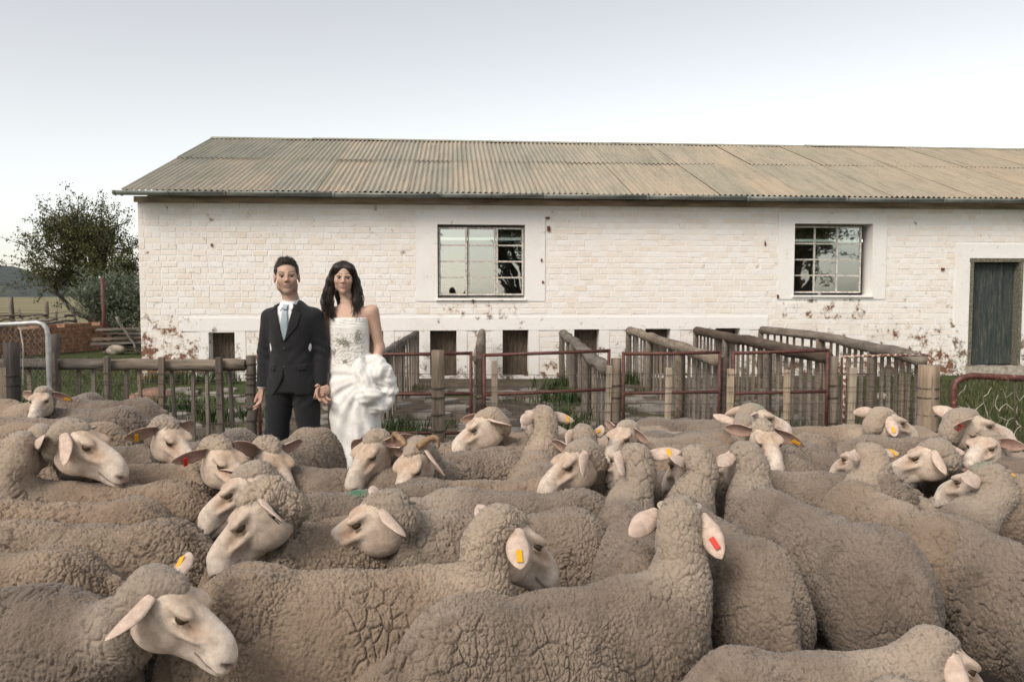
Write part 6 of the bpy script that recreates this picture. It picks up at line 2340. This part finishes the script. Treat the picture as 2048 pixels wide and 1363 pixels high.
# left ear first, right ear second: the animal's own left is +y of its head frame
flock = [
 # ---- front row
 dict(label='sheep at the lower-left corner, head in profile to the right, yellow tag behind its head', body=(-95, 1158, 2), head=(322, 1178, 490, 1274, -0.25), ears=((338, 1118), (255, 1238)), tags=('yellow', None), k=0.97, hk=0.94, Yh=1.98),
 dict(label='big foreground sheep walking right, head turned away, yellow tag on drooping ear', body=(705, 1120, 3), head=(1010, 1050, 1112, 1140, 0.55), ears=((952, 1026), (1040, 1106)), tags=(None, 'yellow'), k=0.97, hk=1.02),
 dict(label='woolly sheep nearest the camera seen from behind, red tag on its drooping pale ear', body=(1132, 1158, 23), head=(1358, 1030, 1398, 1048, 1), ears=((1250, 1046), (1425, 1078)), tags=(None, 'red'), k=0.94, hk=1.0),
 dict(label='small smooth rump wedged between the two big foreground sheep', body=(935, 1266, 12), k=0.70, name='lamb', cat='lamb', fine=0.55),
 dict(label='short-woolled lamb at the bottom right with round hanging ear', body=(1655, 1288, 4), head=(1872, 1292, 2000, 1392, 0.5), ears=((-0.4, 0.6, -0.9), (1884, 1362)), k=0.76, hk=0.92, name='lamb', cat='lamb', fine=0.6),
 dict(label='lamb cut off by the bottom edge, only its crown showing below the round-eared lamb', body=(1600, None, 5, 1.92), head=(1812, 1400, 1900, 1480, -0.3), k=0.64, hk=0.85, name='lamb', cat='lamb', fine=0.6),
 # ---- sheep facing away on the right
 dict(label='sheep seen from behind just right of the red-tagged one, broad rump', body=(1432, 1022, 100), head=(1388, 915, 1345, 972, 1), ears=((1335, 905), (1382, 948)), tags=(None, 'yellow'), k=0.96, wid=0.86),
 dict(label='large sheep with dirty wide rump and hanging tail, head bent left, yellow tag', body=(1628, 998, 107), head=(1488, 908, 1440, 962, 1), ears=((1424, 915), (1476, 945)), tags=(None, 'yellow'), k=1.0, wid=0.86),
 dict(label='sheep seen from behind with tall straight neck and wide ear bearing a yellow tag', body=(1780, 980, 94), head=(1736, 908, 1698, 948, 1), ears=((1677, 900), (1810, 900)), tags=(None, 'yellow'), k=0.96, wid=0.86),
 dict(label='sheep at the right edge with a green paint mark on its crown', body=(2012, 1060, 97), head=(1975, 952, 1925, 1000, 1), ears=((1904, 952), (2050, 945)), tags=(None, 'yellow'), mark=(0.0, 0, 0.09), k=0.96, wid=0.86),
 dict(label='sheep facing left before the right edge, red tag on its outstretched far ear', body=(2040, None, 150, 4.05), head=(1868, 898, 1808, 928, 0.3), ears=((1868, 935), (1956, 897)), tags=(None, 'red'), hk=0.95, Yh=3.92),
 dict(label='sheep seen from behind with thick brown woolly neck, tag on its raised right ear', body=(1268, 1030, 91), head=(1268, 912, 1226, 950, 1), ears=((1235, 925), (1362, 893)), tags=(None, 'yellow'), k=0.96, wid=0.86),
 dict(label='sheep in clean profile facing left beside the brown-necked one', body=(1330, None, 168, 3.72), head=(1160, 904, 1074, 956, -0.6), ears=((1160, 935), (1106, 884)), Yh=3.5),
 # ---- middle
 dict(label='sheep with cracked round rump, farther of two facing left in the middle', body=(1018, 968, 172), k=0.95, head=(822, 1022, 752, 1062, 0.4), ears=((835, 1030), None), Yh=3.35),
 dict(label='sheep with long pale face in profile to the left at the centre, drooping ear', body=(985, 1010, 178), head=(768, 1012, 634, 1078, -0.3), ears=((818, 1045), (735, 985)), k=0.95, hk=1.06, Yh=2.88),
 dict(label='sheep whose grey back shows behind the horned one\'s neck', body=(945, 946, 182), k=0.95),
 dict(label='horned sheep with two short curled brown horns looking at the camera', body=(985, 884, 222), head=(832, 902, 796, 984, -1), ears=((893, 936), (774, 908)), horns=True, Yh=3.66, hk=1.02),
 dict(label='sheep with pointed ear held out, looking left in front of the white dress', body=(905, 872, 200), head=(750, 884, 707, 940, -1), ears=((832, 862), (695, 900)), Yh=3.78),
 dict(label='sheep with dark woolly back behind the muzzles at centre-left', body=(672, 924, 176), k=0.95),
 dict(label='sheep looking right in front of the suited person, one ear raised', body=(585, 866, 262), head=(538, 900, 609, 968, -0.8), ears=(None, (486, 872)), Yh=3.75, hk=1.08),
 dict(label='sheep left of centre with sideways ear bearing a red tag', body=(305, 915, 3), head=(437, 898, 520, 952, -0.7), ears=(None, (360, 912)), tags=(None, 'red'), Yh=3.55, hk=1.05),
 dict(label='sheep with pink muzzle pointing down left and long flat ear over its shoulder', body=(722, 966, 208), head=(502, 952, 406, 1018, -0.4), ears=((572, 970), (434, 938)), Yh=3.3, hk=1.06, mark=(0.02, 0.0)),
 dict(label='sheep facing left with a black tag on its ear and one ear upright', body=(660, 1022, 212), head=(526, 996, 416, 1106, -0.6), ears=((584, 1010), (512, 962)), tags=('black', None), Yh=2.68, hk=1.08),
 # ---- left stack
 dict(label='sheep at the left with big head in profile to the right and small tilted ear', body=(20, None, 20, 3.9), head=(146, 866, 266, 917, -0.35), ears=(None, (158, 912)), Yh=3.5, hk=1.12, k=1.0),
 dict(label='sheep facing away at the left edge, ear stretched right, long flat back', body=(212, 952, 178), head=(40, 888, 20, 905, 1), ears=((-8, 890), (112, 866)), Yh=3.45, wid=0.84),
 dict(label='sheep with yellow tag on its outspread ear, left of the suited person', body=(200, None, 10, 4.35), head=(334, 855, 410, 910, -0.7), ears=(None, (264, 863)), tags=(None, 'yellow'), Yh=4.05, hk=1.05),
 dict(label='sheep showing a curly back below the long flat-backed one at left', body=(112, 988, 180), wid=0.84),
 dict(label='sheep showing a deeply cracked back at left, third from the bottom edge', body=(165, 1030, 178), wid=0.84),
 dict(label='sheep showing a round rump just above the lower-left sheep', body=(-75, 1086, 180), wid=0.84),
 dict(label='sheep at the far left facing the camera with ears out and yellow tag', body=(-48, 792, 0), head=(86, 788, 105, 812, -1), ears=((136, 800), (34, 792)), tags=('yellow', None), Yh=5.75, k=0.93),
 dict(label='sheep behind the far-left one, a small hump of wool by the fence', body=(150, 786, 92), k=0.9),
 dict(label='sheep with rump nearest the wooden rail fence', body=(200, 792, 184), k=0.95, wid=0.84),
 dict(label='sheep second from the wooden rail fence, rounded rump', body=(160, 808, 182), k=0.95, wid=0.84),
 dict(label='sheep third from the wooden rail fence, low flat back', body=(62, 826, 180), k=0.95, wid=0.84),
 dict(label='sheep fourth from the wooden rail fence, broad back', body=(108, 838, 178), k=0.95, wid=0.84),
 dict(label='sheep whose crown peeps out behind the large left profile', body=(-30, 858, 0), head=(80, 868, 60, 880, 1), Yh=4.45),
 dict(label='sheep facing away whose hump stands left of the suited legs', body=(432, 862, 80), k=0.93),
 # ---- far middle
 dict(label='sheep in profile to the left right of the dress, thick woolly crown', body=(1062, 854, 168), head=(975, 836, 902, 882, -0.3), ears=((1025, 846), (920, 834)), Yh=4.45),
 dict(label='sheep seen from behind with raised neck before the gates, ears spread wide', body=(1076, 915, 89), head=(1086, 830, 1052, 840, 1), ears=((1041, 834), (1150, 836)), tags=(None, 'yellow')),
 dict(label='creamy white woolly rump right of the raised neck', body=(1122, 858, 95), k=0.9, pale=0.6),
 dict(label='sheep seen from behind at centre with upright orange ear and yellow tag', body=(1182, None, 95, 4.05), head=(1166, 868, 1150, 886, 1), ears=((1130, 872), (1204, 846)), tags=(None, 'yellow'), Yh=4.3),
 dict(label='white-faced sheep peering left between two woolly necks', body=(1300, 862, 185), head=(1252, 860, 1200, 890, -1), ears=((1290, 872), (1215, 845)), Yh=4.45, pale=0.15),
 dict(label='sheep with smooth back along the wire fence at centre-right', body=(1345, 852, 172), k=0.93, fine=0.6),
 dict(label='sheep with curly shoulder in front of the smooth-backed one', body=(1365, 860, 300), k=0.93),
 dict(label='sheep with grey back behind the brown-necked one', body=(1360, 880, 165), k=0.93),
 dict(label='sheep with pointed ear out to the left, crown towards the camera', body=(1400, None, 20, 4.85), head=(1490, 846, 1532, 866, 1), ears=((1432, 826), None), Yh=4.7),
 dict(label='sheep facing right by the gates with a green mark on its forehead', body=(1400, None, 2, 5.3), head=(1505, 824, 1571, 843, -0.2), ears=((1448, 822), None), tags=(None, 'yellow'), Yh=5.0, mark=(0.03, 0, 0.07)),
 dict(label='sheep facing the camera with both ears out, right of centre', body=(1600, 876, 236), head=(1526, 862, 1530, 908, -1), ears=((1614, 886), (1455, 855)), tags=('yellow', None), Yh=4.1),
 dict(label='sheep in profile to the right before the thick fence post, tag in its ear', body=(1632, 842, 2), head=(1766, 832, 1836, 858, 0.2), ears=((1706, 815), (1773, 862)), tags=(None, 'yellow'), Yh=4.85),
 dict(label='sheep with round grey rump left of the tall straight neck', body=(1646, 888, 100), k=0.93),
 dict(label='sheep whose back lies below the profile at the thick fence post', body=(1800, 870, 180), k=0.93),
 dict(label='sheep with dark flank between the large rumps at right', body=(1622, 930, 178), k=0.95),
 dict(label='sheep with small grey back between two right-facing profiles', body=(1872, 856, 90), k=0.9, fine=0.7),
 dict(label='sheep facing right at the right edge, long clean face before the netted gate', body=(1850, None, 8, 4.65), head=(1926, 838, 2032, 860, -0.3), ears=((1890, 811), (1890, 843)), tags=(None, 'red'), Yh=4.3, hk=1.1),
 dict(label='sheep facing left at the right edge with wool over its brow', body=(2060, 893, 178), head=(1976, 882, 1908, 895, -0.7), ears=((2020, 880), (1940, 880)), Yh=4.15),
 dict(label='sheep at the right edge behind the green-marked one, only wool showing', body=(2110, None, 175, 3.65), k=0.95),
]
for s in flock:
    sheep(**s)
if bpy.app.background and False:
    print(STATS)
